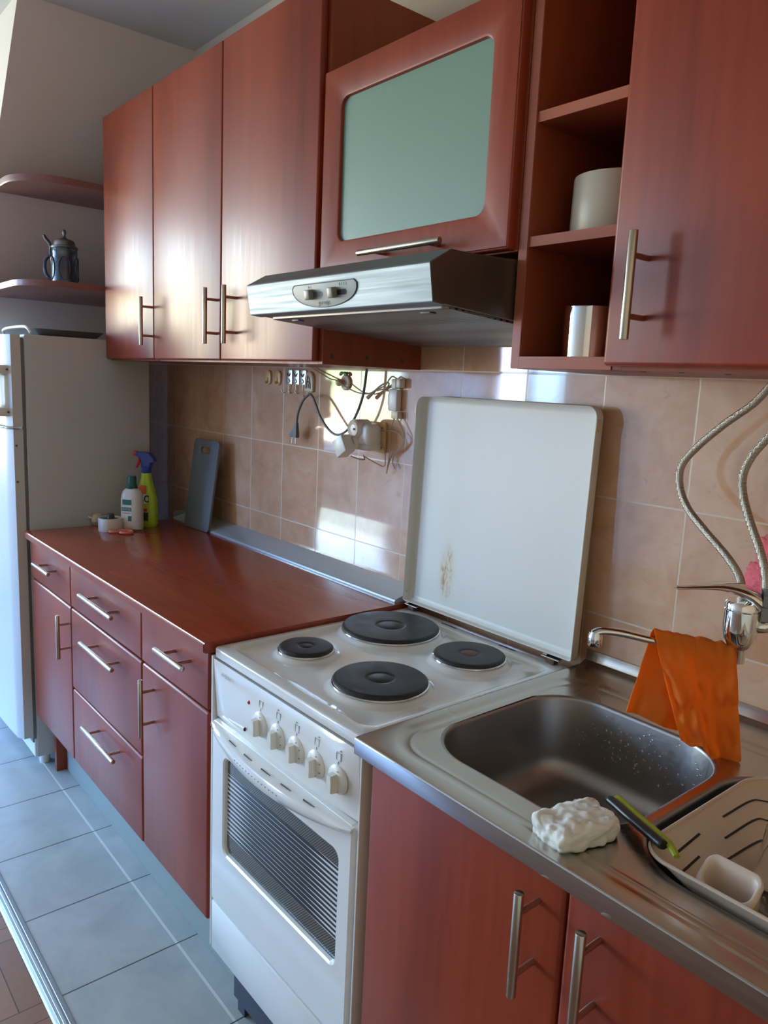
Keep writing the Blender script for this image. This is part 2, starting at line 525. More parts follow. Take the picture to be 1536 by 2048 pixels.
def cloth_mat():
    t = NT('orange_microfibre')
    X, Y_, Z = t.xyz()
    wv = t.noise(t.obj, 900, 2)
    cr_ = t.noise(t.obj, 60, 4, 0.7, 0.8)
    c = t.mix(t.noise(t.obj, 14, 3), (1.0, 0.28, 0.012), (1.0, 0.38, 0.035))
    m = t.set(color=c, rough=0.85, sheen=0.3, normal=t.bump(t.math('ADD', t.math('MULTIPLY', wv, 0.3), cr_), 0.5, 0.002))
    tr = t.n('BsdfTranslucent')
    tr.inputs[0].default_value = (1.0, 0.34, 0.02, 1)
    ms = t.n('MixShader')
    ms.inputs[0].default_value = 0.55
    t.link(t.b.outputs[0], ms.inputs[1])
    t.link(tr.outputs[0], ms.inputs[2])
    t.link(ms.outputs[0], t.t.nodes['Material Output'].inputs[0])
    return m


def glass_mat(name, col=(1, 1, 1), rough=0.0):
    t = NT(name)
    return t.set(color=col, rough=rough, trans=1.0, ior=1.45)


def frosted_mat():
    t = NT('frosted_green_glass')
    n1 = t.noise(t.obj, 3, 2)
    return t.set(color=t.mix(n1, (0.175, 0.315, 0.265), (0.195, 0.335, 0.285)), rough=0.28, coat=0.25, coatr=0.2)


def stein_mat():
    t = NT('blue_salt_glaze')
    n1 = t.noise(t.obj, 45, 4, 0.6)
    v = t.n('TexVoronoi')
    v.inputs['Scale'].default_value = 26
    t.link(t.obj, v.inputs['Vector'])
    f = t.math('MULTIPLY', v.outputs['Distance'], 1.4)
    c = t.ramp(f, [(0.15, (0.15, 0.20, 0.24)), (0.45, (0.05, 0.09, 0.15)), (0.8, (0.025, 0.05, 0.10))])
    return t.set(color=c, rough=0.25, coat=0.5, normal=t.bump(t.math('ADD', f, n1), 0.5, 0.003))


MAT['walltile'] = wall_tile_mat()
MAT['floortile'] = floor_tile_mat()
MAT['parquet'] = parquet_mat()
MAT['iron'] = iron_mat()
MAT['rusty'] = rusty_mat()
MAT['lid'] = lid_mat()
MAT['ovenglass'] = oven_glass_mat()
MAT['filter'] = filter_mat()
MAT['braid'] = braid_mat()
MAT['cloth'] = cloth_mat()
MAT['glass'] = glass_mat('clear_glass')
MAT['frost'] = frosted_mat()
MAT['stein'] = stein_mat()
MAT['pewter'] = plain('pewter', (0.22, 0.23, 0.24), 0.4, 0.8)
MAT['scrub'] = plain('pink_mesh', (0.85, 0.16, 0.20), 0.8, 0, 0.25, 160, bump=0.8)
MAT['spongew'] = plain('white_spongy', (0.80, 0.81, 0.79), 0.8, 0, 0.02, 40, bump=0.35)
MAT['tape'] = plain('tape_white', (0.60, 0.59, 0.57), 0.45)
MAT['garlic'] = plain('garlic_skin', (0.62, 0.54, 0.46), 0.6, 0, 0.15, 60)
MAT['tub'] = plain('cream_ceramic', (0.52, 0.49, 0.40), 0.35, 0, 0.05, 20)


# ---------------------------------------------------------------- geometry helpers
def catmull(pts, n=8):
    pts = [Vector(p) for p in pts]
    if len(pts) < 3:
        return pts
    P = [pts[0] * 2 - pts[1]] + pts + [pts[-1] * 2 - pts[-2]]
    o = []
    for i in range(1, len(P) - 2):
        a, b, c, d = P[i - 1:i + 3]
        for k in range(n):
            t = k / n
            o.append(0.5 * ((2 * b) + (c - a) * t + (2 * a - 5 * b + 4 * c - d) * t * t + (3 * b - a - 3 * c + d) * t ** 3))
    o.append(pts[-1])
    return o


def rrect(x0, x1, y0, y1, r, n=8):
    """rounded rectangle, counter-clockwise; r = one radius or four (x1y1, x0y1, x0y0, x1y0)"""
    rs = r if isinstance(r, (tuple, list)) else (r,) * 4
    o = []
    for (sx_, sy_, a0, q) in ((x1, y1, 0, rs[0]), (x0, y1, 90, rs[1]), (x0, y0, 180, rs[2]), (x1, y0, 270, rs[3])):
        cx = sx_ - q if sx_ == x1 else sx_ + q
        cy = sy_ - q if sy_ == y1 else sy_ + q
        for k in range(n + 1):
            a = math.radians(a0 + 90 * k / n)
            o.append((cx + q * math.cos(a), cy + q * math.sin(a)))
    return o


def circle(cx, cy, r, n=48):
    return [(cx + r * math.cos(2 * PI * k / n), cy + r * math.sin(2 * PI * k / n)) for k in range(n)]


class B:
    def __init__(s):
        s.bm = bmesh.new()

    def _merge(s, t, mat=None):
        if mat is not None:
            t.transform(mat)
        me = bpy.data.meshes.new('tmp')
        t.to_mesh(me)
        t.free()
        s.bm.from_mesh(me)
        bpy.data.meshes.remove(me)
        return s

    def box(s, x0, x1, y0, y1, z0, z1, bev=0.0, seg=2, rot=None, about=None):
        t = bmesh.new()
        bmesh.ops.create_cube(t, size=1)
        t.transform(Matrix.Translation(((x0 + x1) / 2, (y0 + y1) / 2, (z0 + z1) / 2)) @ Matrix.Diagonal((abs(x1 - x0), abs(y1 - y0), abs(z1 - z0), 1)))
        if bev:
            bmesh.ops.bevel(t, geom=list(t.edges), offset=bev, segments=seg, affect='EDGES', profile=0.5)
        m = None
        if rot is not None:
            c = Vector(about) if about else Vector(((x0 + x1) / 2, (y0 + y1) / 2, (z0 + z1) / 2))
            m = Matrix.Translation(c) @ rot @ Matrix.Translation(-c)
        return s._merge(t, m)

    def cyl(s, p0, p1, r0, r1=None, seg=24, bev=0.0):
        p0, p1 = Vector(p0), Vector(p1)
        r1 = r0 if r1 is None else r1
        d = p1 - p0
        t = bmesh.new()
        bmesh.ops.create_cone(t, cap_ends=True, segments=seg, radius1=r0, radius2=r1, depth=d.length)
        if bev:
            ed = [e for e in t.edges if abs(e.verts[0].co.z - e.verts[1].co.z) < 1e-7]
            bmesh.ops.bevel(t, geom=ed, offset=bev, segments=2, affect='EDGES', profile=0.5)
        q = Vector((0, 0, 1)).rotation_difference(d.normalized()).to_matrix().to_4x4()
        return s._merge(t, Matrix.Translation((p0 + p1) / 2) @ q)

    def sphere(s, c, r, seg=24, rings=16, rot=None):
        t = bmesh.new()
        bmesh.ops.create_uvsphere(t, u_segments=seg, v_segments=rings, radius=1)
        rr = (r, r, r) if isinstance(r, (int, float)) else r
        m = Matrix.Translation(c) @ (rot or Matrix.Identity(4)) @ Matrix.Diagonal((*rr, 1))
        return s._merge(t, m)

    def loft(s, rings, close=True, cap0=False, cap1=False):
        bm = s.bm
        R_ = [[bm.verts.new(p) for p in r] for r in rings]
        n = len(R_[0])
        for a, b in zip(R_[:-1], R_[1:]):
            for i in range(n if close else n - 1):
                j = (i + 1) % n
                try:
                    bm.faces.new((a[i], a[j], b[j], b[i]))
                except ValueError:
                    pass
        if cap0:
            bm.faces.new(R_[0][::-1])
        if cap1:
            bm.faces.new(R_[-1])
        return s

    def lathe(s, prof, c, seg=40, ax=None, cap0=False, cap1=False):
        c = Vector(c)
        q = Matrix.Identity(3) if ax is None else Vector((0, 0, 1)).rotation_difference(Vector(ax).normalized()).to_matrix()
        rings = []
        for r, h in prof:
            rings.append([c + q @ Vector((max(r, 1e-5) * math.cos(2 * PI * k / seg), max(r, 1e-5) * math.sin(2 * PI * k / seg), h)) for k in range(seg)])
        return s.loft(rings, True, cap0, cap1)

    def tube(s, pts, r, seg=10, n=8, smooth=True, flat=1.0, up=None):
        P = catmull(pts, n) if smooth else [Vector(p) for p in pts]
        m = len(P)
        rings = []
        prev = None
        for i, p in enumerate(P):
            d = (P[min(i + 1, m - 1)] - P[max(i - 1, 0)]).normalized()
            if prev is None:
                u = Vector(up) if up else (Vector((0, 0, 1)) if abs(d.z) < 0.9 else Vector((1, 0, 0)))
            else:
                u = prev
            a = d.cross(u).normalized()
            u2 = a.cross(d).normalized()
            prev = u2
            rr = r(i / (m - 1)) if callable(r) else r
            rings.append([p + a * (rr * math.cos(2 * PI * k / seg)) + u2 * (rr * flat * math.sin(2 * PI * k / seg)) for k in range(seg)])
        return s.loft(rings, True, True, True)

    def fill(s, loops, f3):
        """planar region: first loop outer, others holes; f3 maps (u, v) to a point"""
        t = bmesh.new()
        edges = []
        for lp in loops:
            vs = [t.verts.new((p[0], p[1], 0)) for p in lp]
            for i in range(len(vs)):
                edges.append(t.edges.new((vs[i], vs[(i + 1) % len(vs)])))
        bmesh.ops.triangle_fill(t, use_beauty=True, use_dissolve=False, edges=edges, normal=(0, 0, 1))
        for v in t.verts:
            v.co = Vector(f3(v.co.x, v.co.y))
        return s._merge(t)

    def plate(s, loops, f3, chamfer=0.0):
        """solid plate: f3(u, v, w) with w = 0 at the front and 1 at the back; loops get chamfered fronts"""
        c = chamfer

        def inset(lp, d, k):
            n = len(lp)
            ar = sum(lp[i][0] * lp[(i + 1) % n][1] - lp[(i + 1) % n][0] * lp[i][1] for i in range(n))
            sg = (1 if ar > 0 else -1) * (1 if k == 0 else -1)
            o = []
            for i in range(n):
                ax_, ay_ = lp[i - 1]
                bx_, by_ = lp[(i + 1) % n]
                tx, ty = bx_ - ax_, by_ - ay_
                L = math.hypot(tx, ty) or 1
                o.append((lp[i][0] - sg * ty / L * d, lp[i][1] + sg * tx / L * d))
            return o
        fr = [inset(lp, c, k) for k, lp in enumerate(loops)] if c else loops
        s.fill(fr, lambda u, v: f3(u, v, 0.0))
        s.fill(loops, lambda u, v: f3(u, v, 1.0))
        for k, lp in enumerate(loops):
            rings = [[f3(u, v, 0.0) for u, v in fr[k]]]
            if c:
                m_ = inset(lp, c * 0.3, k)
                rings.append([tuple(Vector(f3(u, v, 0.0)).lerp(Vector(f3(u, v, 1.0)), s.cw * 0.3)) for u, v in m_])
                rings.append([tuple(Vector(f3(u, v, 0.0)).lerp(Vector(f3(u, v, 1.0)), s.cw)) for u, v in lp])
            rings.append([f3(u, v, 1.0) for u, v in lp])
            s.loft(rings, True)
        return s
    cw = 0.3

    def mesh(s, name, mat, ang=35):
        bm = s.bm
        bmesh.ops.remove_doubles(bm, verts=bm.verts, dist=1e-6)
        bmesh.ops.recalc_face_normals(bm, faces=bm.faces)
        for f in bm.faces:
            f.smooth = True
        la = math.radians(ang)
        for e in bm.edges:
            if len(e.link_faces) == 2:
                e.smooth = e.calc_face_angle(0) < la
            else:
                e.smooth = False
        me = bpy.data.meshes.new(name)
        bm.to_mesh(me)
        bm.free()
        me.materials.append(MAT[mat] if isinstance(mat, str) else mat)
        return me

    def build(s, name, mat, parent=None, ang=35, label=None, origin=None):
        root = parent
        off = Vector((0, 0, 0))
        while root is not None:
            off += root.location
            root = root.parent
        if parent is None and origin is not None:
            off = Vector(origin)
        s.bm.transform(Matrix.Translation(-off))
        o = bpy.data.objects.new(name, s.mesh(name, mat, ang))
        COL.objects.link(o)
        if parent is not None:
            o.parent = parent
        elif origin is not None:
            o.location = origin
        if label:
            o['label'] = label
        return o


def tag(o, label, cat, group=None, kind=None):
    o['label'] = label
    o['category'] = cat
    if group:
        o['group'] = group
    if kind:
        o['kind'] = kind
    return o


def thing(name, label, cat, loc=(0, 0, 0), group=None):
    o = bpy.data.objects.new(name, None)
    COL.objects.link(o)
    o.location = loc
    o.empty_display_size = 0.05
    return tag(o, label, cat, group)


def structure(o):
    o['kind'] = 'structure'
    return o


def text(name, s, size, mat, parent, M4, extrude=0.0002, squeeze=1.0, bold=0.0):
    cu = bpy.data.curves.new(name, 'FONT')
    cu.body = s
    cu.size = size
    cu.extrude = extrude
    cu.offset = bold
    cu.align_x = 'CENTER'
    cu.align_y = 'CENTER'
    to = bpy.data.objects.new('tmp', cu)
    COL.objects.link(to)
    dg = bpy.context.evaluated_depsgraph_get()
    me = bpy.data.meshes.new_from_object(to.evaluated_get(dg))
    bpy.data.objects.remove(to)
    off = Vector((0, 0, 0))
    r = parent
    while r is not None:
        off += r.location
        r = r.parent
    me.transform(Matrix.Translation(-off) @ M4 @ Matrix.Diagonal((squeeze, 1, 1, 1)))
    me.materials.clear()
    me.materials.append(MAT[mat])
    o = bpy.data.objects.new(name, me)
    COL.objects.link(o)
    o.parent = parent
    return o


def face_m(origin, right, up):
    r_, u_ = Vector(right).normalized(), Vector(up).normalized()
    n_ = r_.cross(u_)
    m = Matrix((r_, u_, n_)).transposed().to_4x4()
    m.translation = Vector(origin)
    return m


# ---------------------------------------------------------------- room shell
XR, YF, ZC = 2.3, -4.4, 2.515
CH_X, CH_Y = -2.0, -0.571         # left wall under the attic slope, and where the slope ends
slope_x = lambda z: -1.295 - 0.85 * (2.515 - z)
b = B(); b.box(CH_X - 1.9, XR, -0.852, 0.0, -0.06, 0.0)
structure(b.build('floor', 'floortile'))
b = B(); b.box(WIN_X - 0.1, XR, YF, -0.852, -0.06, -0.001)
structure(b.build('floor', 'parquet'))
b = B(); b.box(WIN_X, XR, 0.0, 0.12, 0, ZC)
structure(b.build('wall_back', 'walltile'))
b = B(); b.box(WIN_X - 0.1, XR + 0.1, YF - 0.1, 0.12, ZC, ZC + 0.08)
structure(b.build('ceiling', 'ceil'))
b = B(); b.box(XR, XR + 0.1, YF, 0.1, 0, ZC)
structure(b.build('wall_right', 'warmbounce'))
b = B()
for (x0, x1, z0, z1) in ((WIN_X - 0.1, W2_X0, 0, ZC), (W2_X1, XR + 0.1, 0, ZC), (W2_X0, W2_X1, 0, W2_Z0), (W2_X0, W2_X1, W2_Z1, ZC)):
    b.box(x0, x1, YF - 0.1, YF, z0, z1)
structure(b.build('wall_front', 'paint'))
dw = bpy.data.objects.new('added_fill_window', None)  # frame of the added fill window, out of view
COL.objects.link(dw)
structure(dw)
b = B()
for x in (W2_X0 + 0.03, (W2_X0 + W2_X1) / 2, W2_X1 - 0.03):
    b.box(x - 0.04, x + 0.04, YF - 0.08, YF - 0.02, W2_Z0, W2_Z1, 0.004)
for z in (W2_Z0 + 0.04, W2_Z1 - 0.03):
    b.box(W2_X0, W2_X1, YF - 0.08, YF - 0.02, z - 0.04, z + 0.04, 0.004)
b.build('window_frame', 'whitepl', dw)
# left wall block: vertical below, attic slope above
prof = [(slope_x(ZC), ZC), (CH_X, 2.515 - (1.295 + CH_X) / -0.85), (CH_X, 0.0), (WIN_X, 0.0), (WIN_X, ZC)]
b = B(); b.loft([[(x, CH_Y, z) for x, z in prof], [(x, 0.0, z) for x, z in prof]], True, True, True)
structure(b.build('wall_left', 'paint_l'))
# window wall with the opening
b = B()
for (y0, y1, z0, z1) in ((YF, WIN_Y0, 0, ZC), (WIN_Y1, CH_Y, 0, ZC), (WIN_Y0, WIN_Y1, 0, WIN_Z0), (WIN_Y0, WIN_Y1, WIN_Z1, ZC)):
    b.box(WIN_X - 0.1, WIN_X, y0, y1, z0, z1)
structure(b.build('wall_left', 'paint'))
win = bpy.data.objects.new('window_1', None)
COL.objects.link(win)
structure(win)
b = B()
fy = [WIN_Y0, (WIN_Y0 + WIN_Y1) / 2, WIN_Y1]
for i, y in enumerate(fy):
    b.box(WIN_X - 0.07, WIN_X - 0.01, y - 0.035, y + 0.035, WIN_Z0, WIN_Z1, 0.004)
for z in (WIN_Z0 + 0.03, WIN_Z1 - 0.03):
    b.box(WIN_X - 0.07, WIN_X - 0.01, WIN_Y0, WIN_Y1, z - 0.03, z + 0.03, 0.004)
b.build('window_frame', 'whitepl', win)
b = B(); b.box(WIN_X - 0.02, WIN_X + 0.14, WIN_Y0 - 0.05, WIN_Y1 + 0.05, WIN_Z0 - 0.03, WIN_Z0, 0.004)
b.build('window_sill', 'whitepl', win)

# aluminium threshold strip between tiles and parquet
b = B()
xs = (CH_X - 1.9, XR)
prof = [(-0.830, 0.0), (-0.832, 0.003), (-0.838, 0.0045), (-0.842, 0.0052), (-0.843, 0.0045), (-0.848, 0.006), (-0.853, 0.006), (-0.854, 0.0052),
        (-0.860, 0.0055), (-0.861, 0.0045), (-0.866, 0.0035), (-0.870, 0.0)]
b.loft([[(xs[0], y, z) for y, z in prof], [(xs[1], y, z) for y, z in prof]], True, True, True)
structure(b.build('trim_1', 'trimalu', ang=12))

# ---------------------------------------------------------------- furniture helpers
DF = 0.018


def bar_handle(parent, p0, p1, depth, r=0.006, posts=0.16, name='handle'):
    """p0, p1 = ends of the bar axis; the posts run back (+y) by depth"""
    p0, p1 = Vector(p0), Vector(p1)
    b_ = B()
    b_.cyl(p0, p1, r, bev=0.0008)
    for t in (posts, 1 - posts):
        q = p0.lerp(p1, t)
        b_.cyl(q, q + Vector((0, depth, 0)), r * 0.62, seg=14)
    return b_.build(name, 'brushed', parent)


def door(parent, x0, x1, z0, z1, yf, name='door', mat='wood', bev=0.0045, th=DF, label=None):
    b_ = B()
    b_.box(x0, x1, yf, yf + th, z0, z1, bev, 3)
    return b_.build(name, mat, parent, label=label)


def carcass(parent, x0, x1, y0, y1, z0, z1, t=0.016, open_front=True, mat='carcass', name='body', shelves=()):
    b_ = B()
    b_.box(x0, x0 + t, y0, y1, z0, z1, 0.0006, 1)
    b_.box(x1 - t, x1, y0, y1, z0, z1, 0.0006, 1)
    b_.box(x0 + t, x1 - t, y0, y1, z0, z0 + t)
    b_.box(x0 + t, x1 - t, y0, y1, z1 - t, z1)
    b_.box(x0 + t, x1 - t, y1 - 0.006, y1, z0 + t, z1 - t)
    for z in shelves:
        b_.box(x0 + t, x1 - t, y0 + 0.01, y1 - 0.006, z, z + t)
    return b_.build(name, mat, parent)


G = 0.0015
YL = -0.587       # front plane of the lower doors
YU = -0.314       # front plane of the upper doors
ZT, ZG, ZB = 0.846, 0.715, 0.223

# ---------------------------------------------------------------- lower cabinets left of the stove
def leg_side(parent, x0, x1):
    b_ = B()
    b_.box(x0, x1, -0.52, -0.50, 0.0, 0.224)
    return b_.build('leg', 'carcass', parent)


c1 = thing('lower_cabinet', 'narrow cherry lower cabinet with one drawer over one door, beside the fridge', 'cabinet', (-1.095, -0.57, 0.0), 'cherry lower cabinets under the wooden worktop')
carcass(c1, -1.293, -0.898, -0.567, -0.03, 0.215, 0.845)
b = B(); b.box(-1.293, -1.275, -0.53, -0.03, 0.0, 0.215)
b.build('leg', 'carcass', c1)
b = B(); b.box(-0.916, -0.898, -0.47, -0.03, 0.0, 0.215)
b.build('leg', 'carcass', c1)
d = door(c1, -1.295 + G, -0.896 - G, ZG + G, ZT, YL, 'drawer')
bar_handle(d, (-1.150, YL - 0.034, 0.795), (-0.992, YL - 0.034, 0.795), 0.034, posts=0.22)
d = door(c1, -1.295 + G, -0.896 - G, ZB, ZG - 0.003, YL, 'door', bev=0.007)
bar_handle(d, (-0.912, YL - 0.034, 0.553), (-0.912, YL - 0.034, 0.688), 0.034, posts=0.22)

c2 = thing('lower_cabinet', 'wide cherry lower cabinet with three stacked drawers', 'cabinet', (-0.63, -0.57, 0.0), 'cherry lower cabinets under the wooden worktop')
carcass(c2, -0.894, -0.367, -0.567, -0.03, 0.215, 0.845)
b = B(); b.box(-0.894, -0.876, -0.47, -0.03, 0.0, 0.215)
b.build('leg', 'carcass', c2)
b = B(); b.box(-0.385, -0.367, -0.47, -0.03, 0.0, 0.215)
b.build('leg', 'carcass', c2)
for z0, z1, hz in ((ZG + G, ZT, 0.799), (0.461 + G, ZG - 0.003, 0.661), (ZB, 0.461 - 0.003, 0.410)):
    d = door(c2, -0.896 + G, -0.365 - G, z0, z1, YL, 'drawer', bev=0.0065)
    bar_handle(d, (-0.716, YL - 0.034, hz), (-0.474, YL - 0.034, hz), 0.034, posts=0.19)

c3 = thing('lower_cabinet', 'cherry lower cabinet with one drawer over one door, touching the stove', 'cabinet', (-0.18, -0.57, 0.0), 'cherry lower cabinets under the wooden worktop')
carcass(c3, -0.363, -0.0085, -0.567, -0.03, 0.215, 0.845)
b = B(); b.box(-0.363, -0.345, -0.47, -0.03, 0.0, 0.215)
b.build('leg', 'carcass', c3)
b = B(); b.box(-0.0235, -0.008, -0.47, -0.03, 0.0, 0.215)
b.build('leg', 'carcass', c3)
d = door(c3, -0.365 + G, -0.0115, ZG + G, ZT, YL, 'drawer')
bar_handle(d, (-0.208, YL - 0.034, 0.799), (-0.065, YL - 0.034, 0.799), 0.034, posts=0.24)
d = door(c3, -0.365 + G, -0.0115, ZB, ZG - 0.003, YL, 'door', bev=0.007)
bar_handle(d, (-0.290, YL - 0.034, 0.553), (-0.290, YL - 0.034, 0.698), 0.034, posts=0.22)

b = B(); b.box(-1.270, -0.002, -0.496, -0.482, 0.0, 0.20, 0.001, 1)
o = b.build('toe_board', 'toe')
tag(o, 'grey-green toe board along the floor under the drawers', 'toe board')

wt = thing('worktop', 'long glossy cherry red worktop between fridge and stove', 'worktop', (-0.65, -0.3, 0.847))
b = B()
prof = [(-0.602, 0.872 - 0.004), (-0.6005, 0.8705), (-0.597, 0.872), (-0.012, 0.872), (-0.012, 0.8475), (-0.597, 0.8475), (-0.601, 0.849), (-0.602, 0.852)]
b.loft([[(-1.307, y, z) for y, z in prof], [(-0.003, y, z) for y, z in prof]], True, True, True)
b.build('slab', 'worktop', wt)
b = B()
b.box(-1.306, -0.004, -0.6035, -0.602, 0.850, 0.868, 0.0006, 1)
b.build('edge_band', 'wood_h', wt)

up = thing('splash_profile', 'rounded silver sealing strip where worktop meets the tiles', 'strip', (-0.6, -0.03, 0.872))
b = B()
prof = [(-0.078, 0.8722), (-0.0785, 0.876), (-0.0765, 0.8795), (-0.070, 0.8825), (-0.050, 0.888), (-0.028, 0.8945), (-0.010, 0.9005), (-0.001, 0.9025), (-0.001, 0.8722)]
b.loft([[(-1.300, y, z) for y, z in prof], [(-0.016, y, z) for y, z in prof]], True, True, True)
b.build('profile', 'splash', up)
b = B()
b.box(-1.303, -1.299, -0.079, -0.001, 0.8722, 0.903, 0.001, 1)
b.build('end_cap', 'gasket', up)

# ---------------------------------------------------------------- upper cabinets
u1 = thing('upper_cabinet', 'single-door cherry upper cabinet at the far left end over the fridge side', 'cabinet', (-1.12, -0.15, 1.448), 'cherry upper cabinets')
carcass(u1, -1.325, -0.923, YU + DF, -0.002, 1.448, 2.234)
d = door(u1, -1.327 + G, -0.921 - G, 1.453, 2.233, YU)
bar_handle(d, (-0.931, YU - 0.036, 1.493), (-0.931, YU - 0.036, 1.636), 0.036, posts=0.2)
u2 = thing('upper_cabinet', 'tall double-door cherry upper cabinet directly left of the range hood', 'cabinet', (-0.49, -0.15, 1.448), 'cherry upper cabinets')
carcass(u2, -0.919, -0.049, YU + DF, -0.002, 1.448, 2.234, 0.018)
d = door(u2, -0.921 + G, -0.493 - G, 1.453, 2.233, YU)
bar_handle(d, (-0.511, YU - 0.036, 1.493), (-0.511, YU - 0.036, 1.636), 0.036, posts=0.2)
d = door(u2, -0.493 + G, -0.062, 1.453, 2.233, YU)
bar_handle(d, (-0.408, YU - 0.036, 1.493), (-0.408, YU - 0.036, 1.636), 0.036, posts=0.2)
for y in (-0.270, -0.170, -0.062):
    b = B(); b.lathe([(0, 0.0012), (0.0045, 0.001), (0.0055, 0)], (-0.049, y, 1.466), 14, ax=(1, 0, 0))
    b.build('screw_cap', 'darklbl', u2)

u3 = thing('upper_cabinet', 'short cherry upper cabinet above the hood with frosted green glass flap', 'cabinet', (0.22, -0.15, 1.636), 'cherry upper cabinets')
carcass(u3, -0.047, 0.497, YU + DF, -0.002, 1.636, 2.043)
door3 = None
b = B()
b.cw = 0.25
b.plate([rrect(-0.046, 0.492, 1.638, 2.041, 0.004, 3), rrect(0.016, 0.430, 1.700, 1.979, 0.020, 8)], lambda u, v, w_: (u, YU + DF * w_, v), 0.005)
d = b.build('door', 'wood', u3, ang=28)
b = B(); b.box(0.008, 0.438, YU + 0.008, YU + 0.012, 1.692, 1.987)
b.build('glass_pane', 'frost', d)
bar_handle(d, (0.137, YU - 0.036, 1.660), (0.367, YU - 0.036, 1.660), 0.036, posts=0.17)

u4 = thing('open_shelf_unit', 'narrow open cherry shelf unit with two shelves between hood and right door', 'shelf unit', (0.60, -0.15, 1.447))
for nm, q in (('side_panel', (0.500, 0.518, 1.447, 2.234)), ('side_panel', (0.682, 0.696, 1.447, 2.234))):
    b = B(); b.box(q[0], q[1], -0.296, -0.002, q[2], q[3], 0.0008, 1)
    o = b.build(nm, 'carcass', u4)
b = B(); b.box(0.518, 0.682, -0.296, -0.008, 1.447, 1.467, 0.0008, 1)
b.build('bottom_panel', 'carcass', u4)
b = B(); b.box(0.518, 0.682, -0.296, -0.008, 2.216, 2.234, 0.0008, 1)
b.build('top_panel', 'carcass', u4)
for z in (1.641, 1.830):
    b = B(); b.box(0.518, 0.682, -0.292, -0.008, z, z + 0.016, 0.0006, 1)
    sh = b.build('shelf', 'carcass', u4)
    b = B(); b.box(0.5182, 0.6818, -0.2932, -0.292, z, z + 0.016)
    b.build('edge_band', 'edge', sh)
b = B(); b.box(0.518, 0.682, -0.008, -0.002, 1.447, 2.234)
b.build('back_panel', 'carcass', u4)
b = B(); b.box(0.5004, 0.5176, -0.2972, -0.296, 1.4475, 2.234)
b.build('edge_band', 'edge', u4)
b = B(); b.box(0.518, 0.696, -0.2972, -0.296, 1.4475, 1.4666)
b.build('edge_band', 'edge', u4)

u5 = thing('upper_cabinet', 'large cherry upper cabinet door at the right edge over the sink', 'cabinet', (0.93, -0.15, 1.447), 'cherry upper cabinets')
carcass(u5, 0.6975, 1.150, YU + DF, -0.002, 1.447, 2.234)
d = door(u5, 0.692, 1.148, 1.453, 2.233, YU, bev=0.006)
bar_handle(d, (0.752, YU - 0.042, 1.487), (0.752, YU - 0.042, 1.631), 0.042, r=0.0065, posts=0.22)
for q in ((0.735, -0.272), (0.790, -0.262), (0.845, -0.235)):
    b = B(); b.lathe([(0, -0.001), (0.004, -0.001), (0.005, 0)], (q[0], q[1], 1.447), 14)
    b.build('screw_cap', 'darklbl', u5)

# ---------------------------------------------------------------- range hood
hd = thing('range_hood', 'stainless slim range hood under the frosted glass cabinet', 'range hood', (0.22, -0.25, 1.50))
HX0, HX1 = -0.047, 0.497
side = [(-0.478, 1.539), (-0.488, 1.594), (-0.447, 1.6175), (-0.004, 1.634), (-0.004, 1.506)]
b = B()
b.loft([[(HX0 + 0.001, y, z) for y, z in side], [(HX1 - 0.001, y, z) for y, z in side]], True, True, True)
b.build('housing', 'hoodside', hd, ang=5)
b = B()   # folded front sheet: lower lip, front face, sloping top
fr = [(-0.455, 1.5355), (-0.4795, 1.5375), (-0.4805, 1.539), (-0.4900, 1.5935), (-0.4890, 1.5955), (-0.447, 1.6195), (-0.446, 1.6185), (-0.487, 1.594), (-0.478, 1.5395), (-0.455, 1.5375)]
b.loft([[(HX0, y, z) for y, z in fr], [(HX1, y, z) for y, z in fr]], True, True, True)
b.build('front_sheet', 'hoodsteel', hd, ang=20)
b = B(); b.box(HX0, HX1, -0.447, -0.30, 1.6182, 1.6192)
b.build('top_sheet', 'hoodsteel', hd)
# filter underneath, following the slope of the underside
b = B()
def under(x, y, dz=0.0):
    return (x, y, 1.539 + (y + 0.478) / 0.474 * (1.506 - 1.539) + dz)
rim = rrect(HX0 + 0.012, HX1 - 0.012, -0.440, -0.02, 0.012, 4)
b.plate([rim], lambda u, v, w_: under(u, v, -0.004 + 0.004 * w_), 0.001)
fl = b.build('filter', 'filter', hd)
for x in (0.03, 0.418):
    b = B(); b.plate([rrect(x - 0.016, x + 0.016, -0.422, -0.408, 0.0065, 5)], lambda u, v, w_: under(u, v, -0.0062 + 0.003 * w_))
    b.build('latch', 'black', fl)
nrm = Vector((0, -0.0545, 0.0095)).normalized()
hup = Vector((0, -0.0095, 0.0545)).normalized()   # up along the front face
horg = Vector((0.219, -0.4853, 1.5662))
hface = face_m(horg, (1, 0, 0), hup)
hn = Vector((1, 0, 0)).cross(hup)
b = B()
half = [(-0.098, 0.017), (0.098, 0.017)]
arc = [(0.098 * math.cos(a) , 0.012 - 0.036 * abs(math.sin(a)) ** 0.8) for a in [PI * k / 24 for k in range(0, 25)]]
lp = [(-0.090, 0.0175), (-0.0975, 0.012)] + arc[::-1][1:-1] + [(0.0975, 0.012), (0.090, 0.0175)]
b.plate([lp], lambda u, v, w_: tuple(horg + Vector((u, 0, 0)) + hup * v + hn * (0.0015 - 0.0015 * w_)), 0.0008)
cp = b.build('control_plate', 'plategrey', hd)
b = B()
rim0 = [tuple(horg + Vector((u, 0, 0)) + hup * v + hn * 0.0012) for u, v in lp]
b.tube(rim0 + [rim0[0]], 0.0010, 6, smooth=False)
b.build('gasket_line', 'ink', cp)
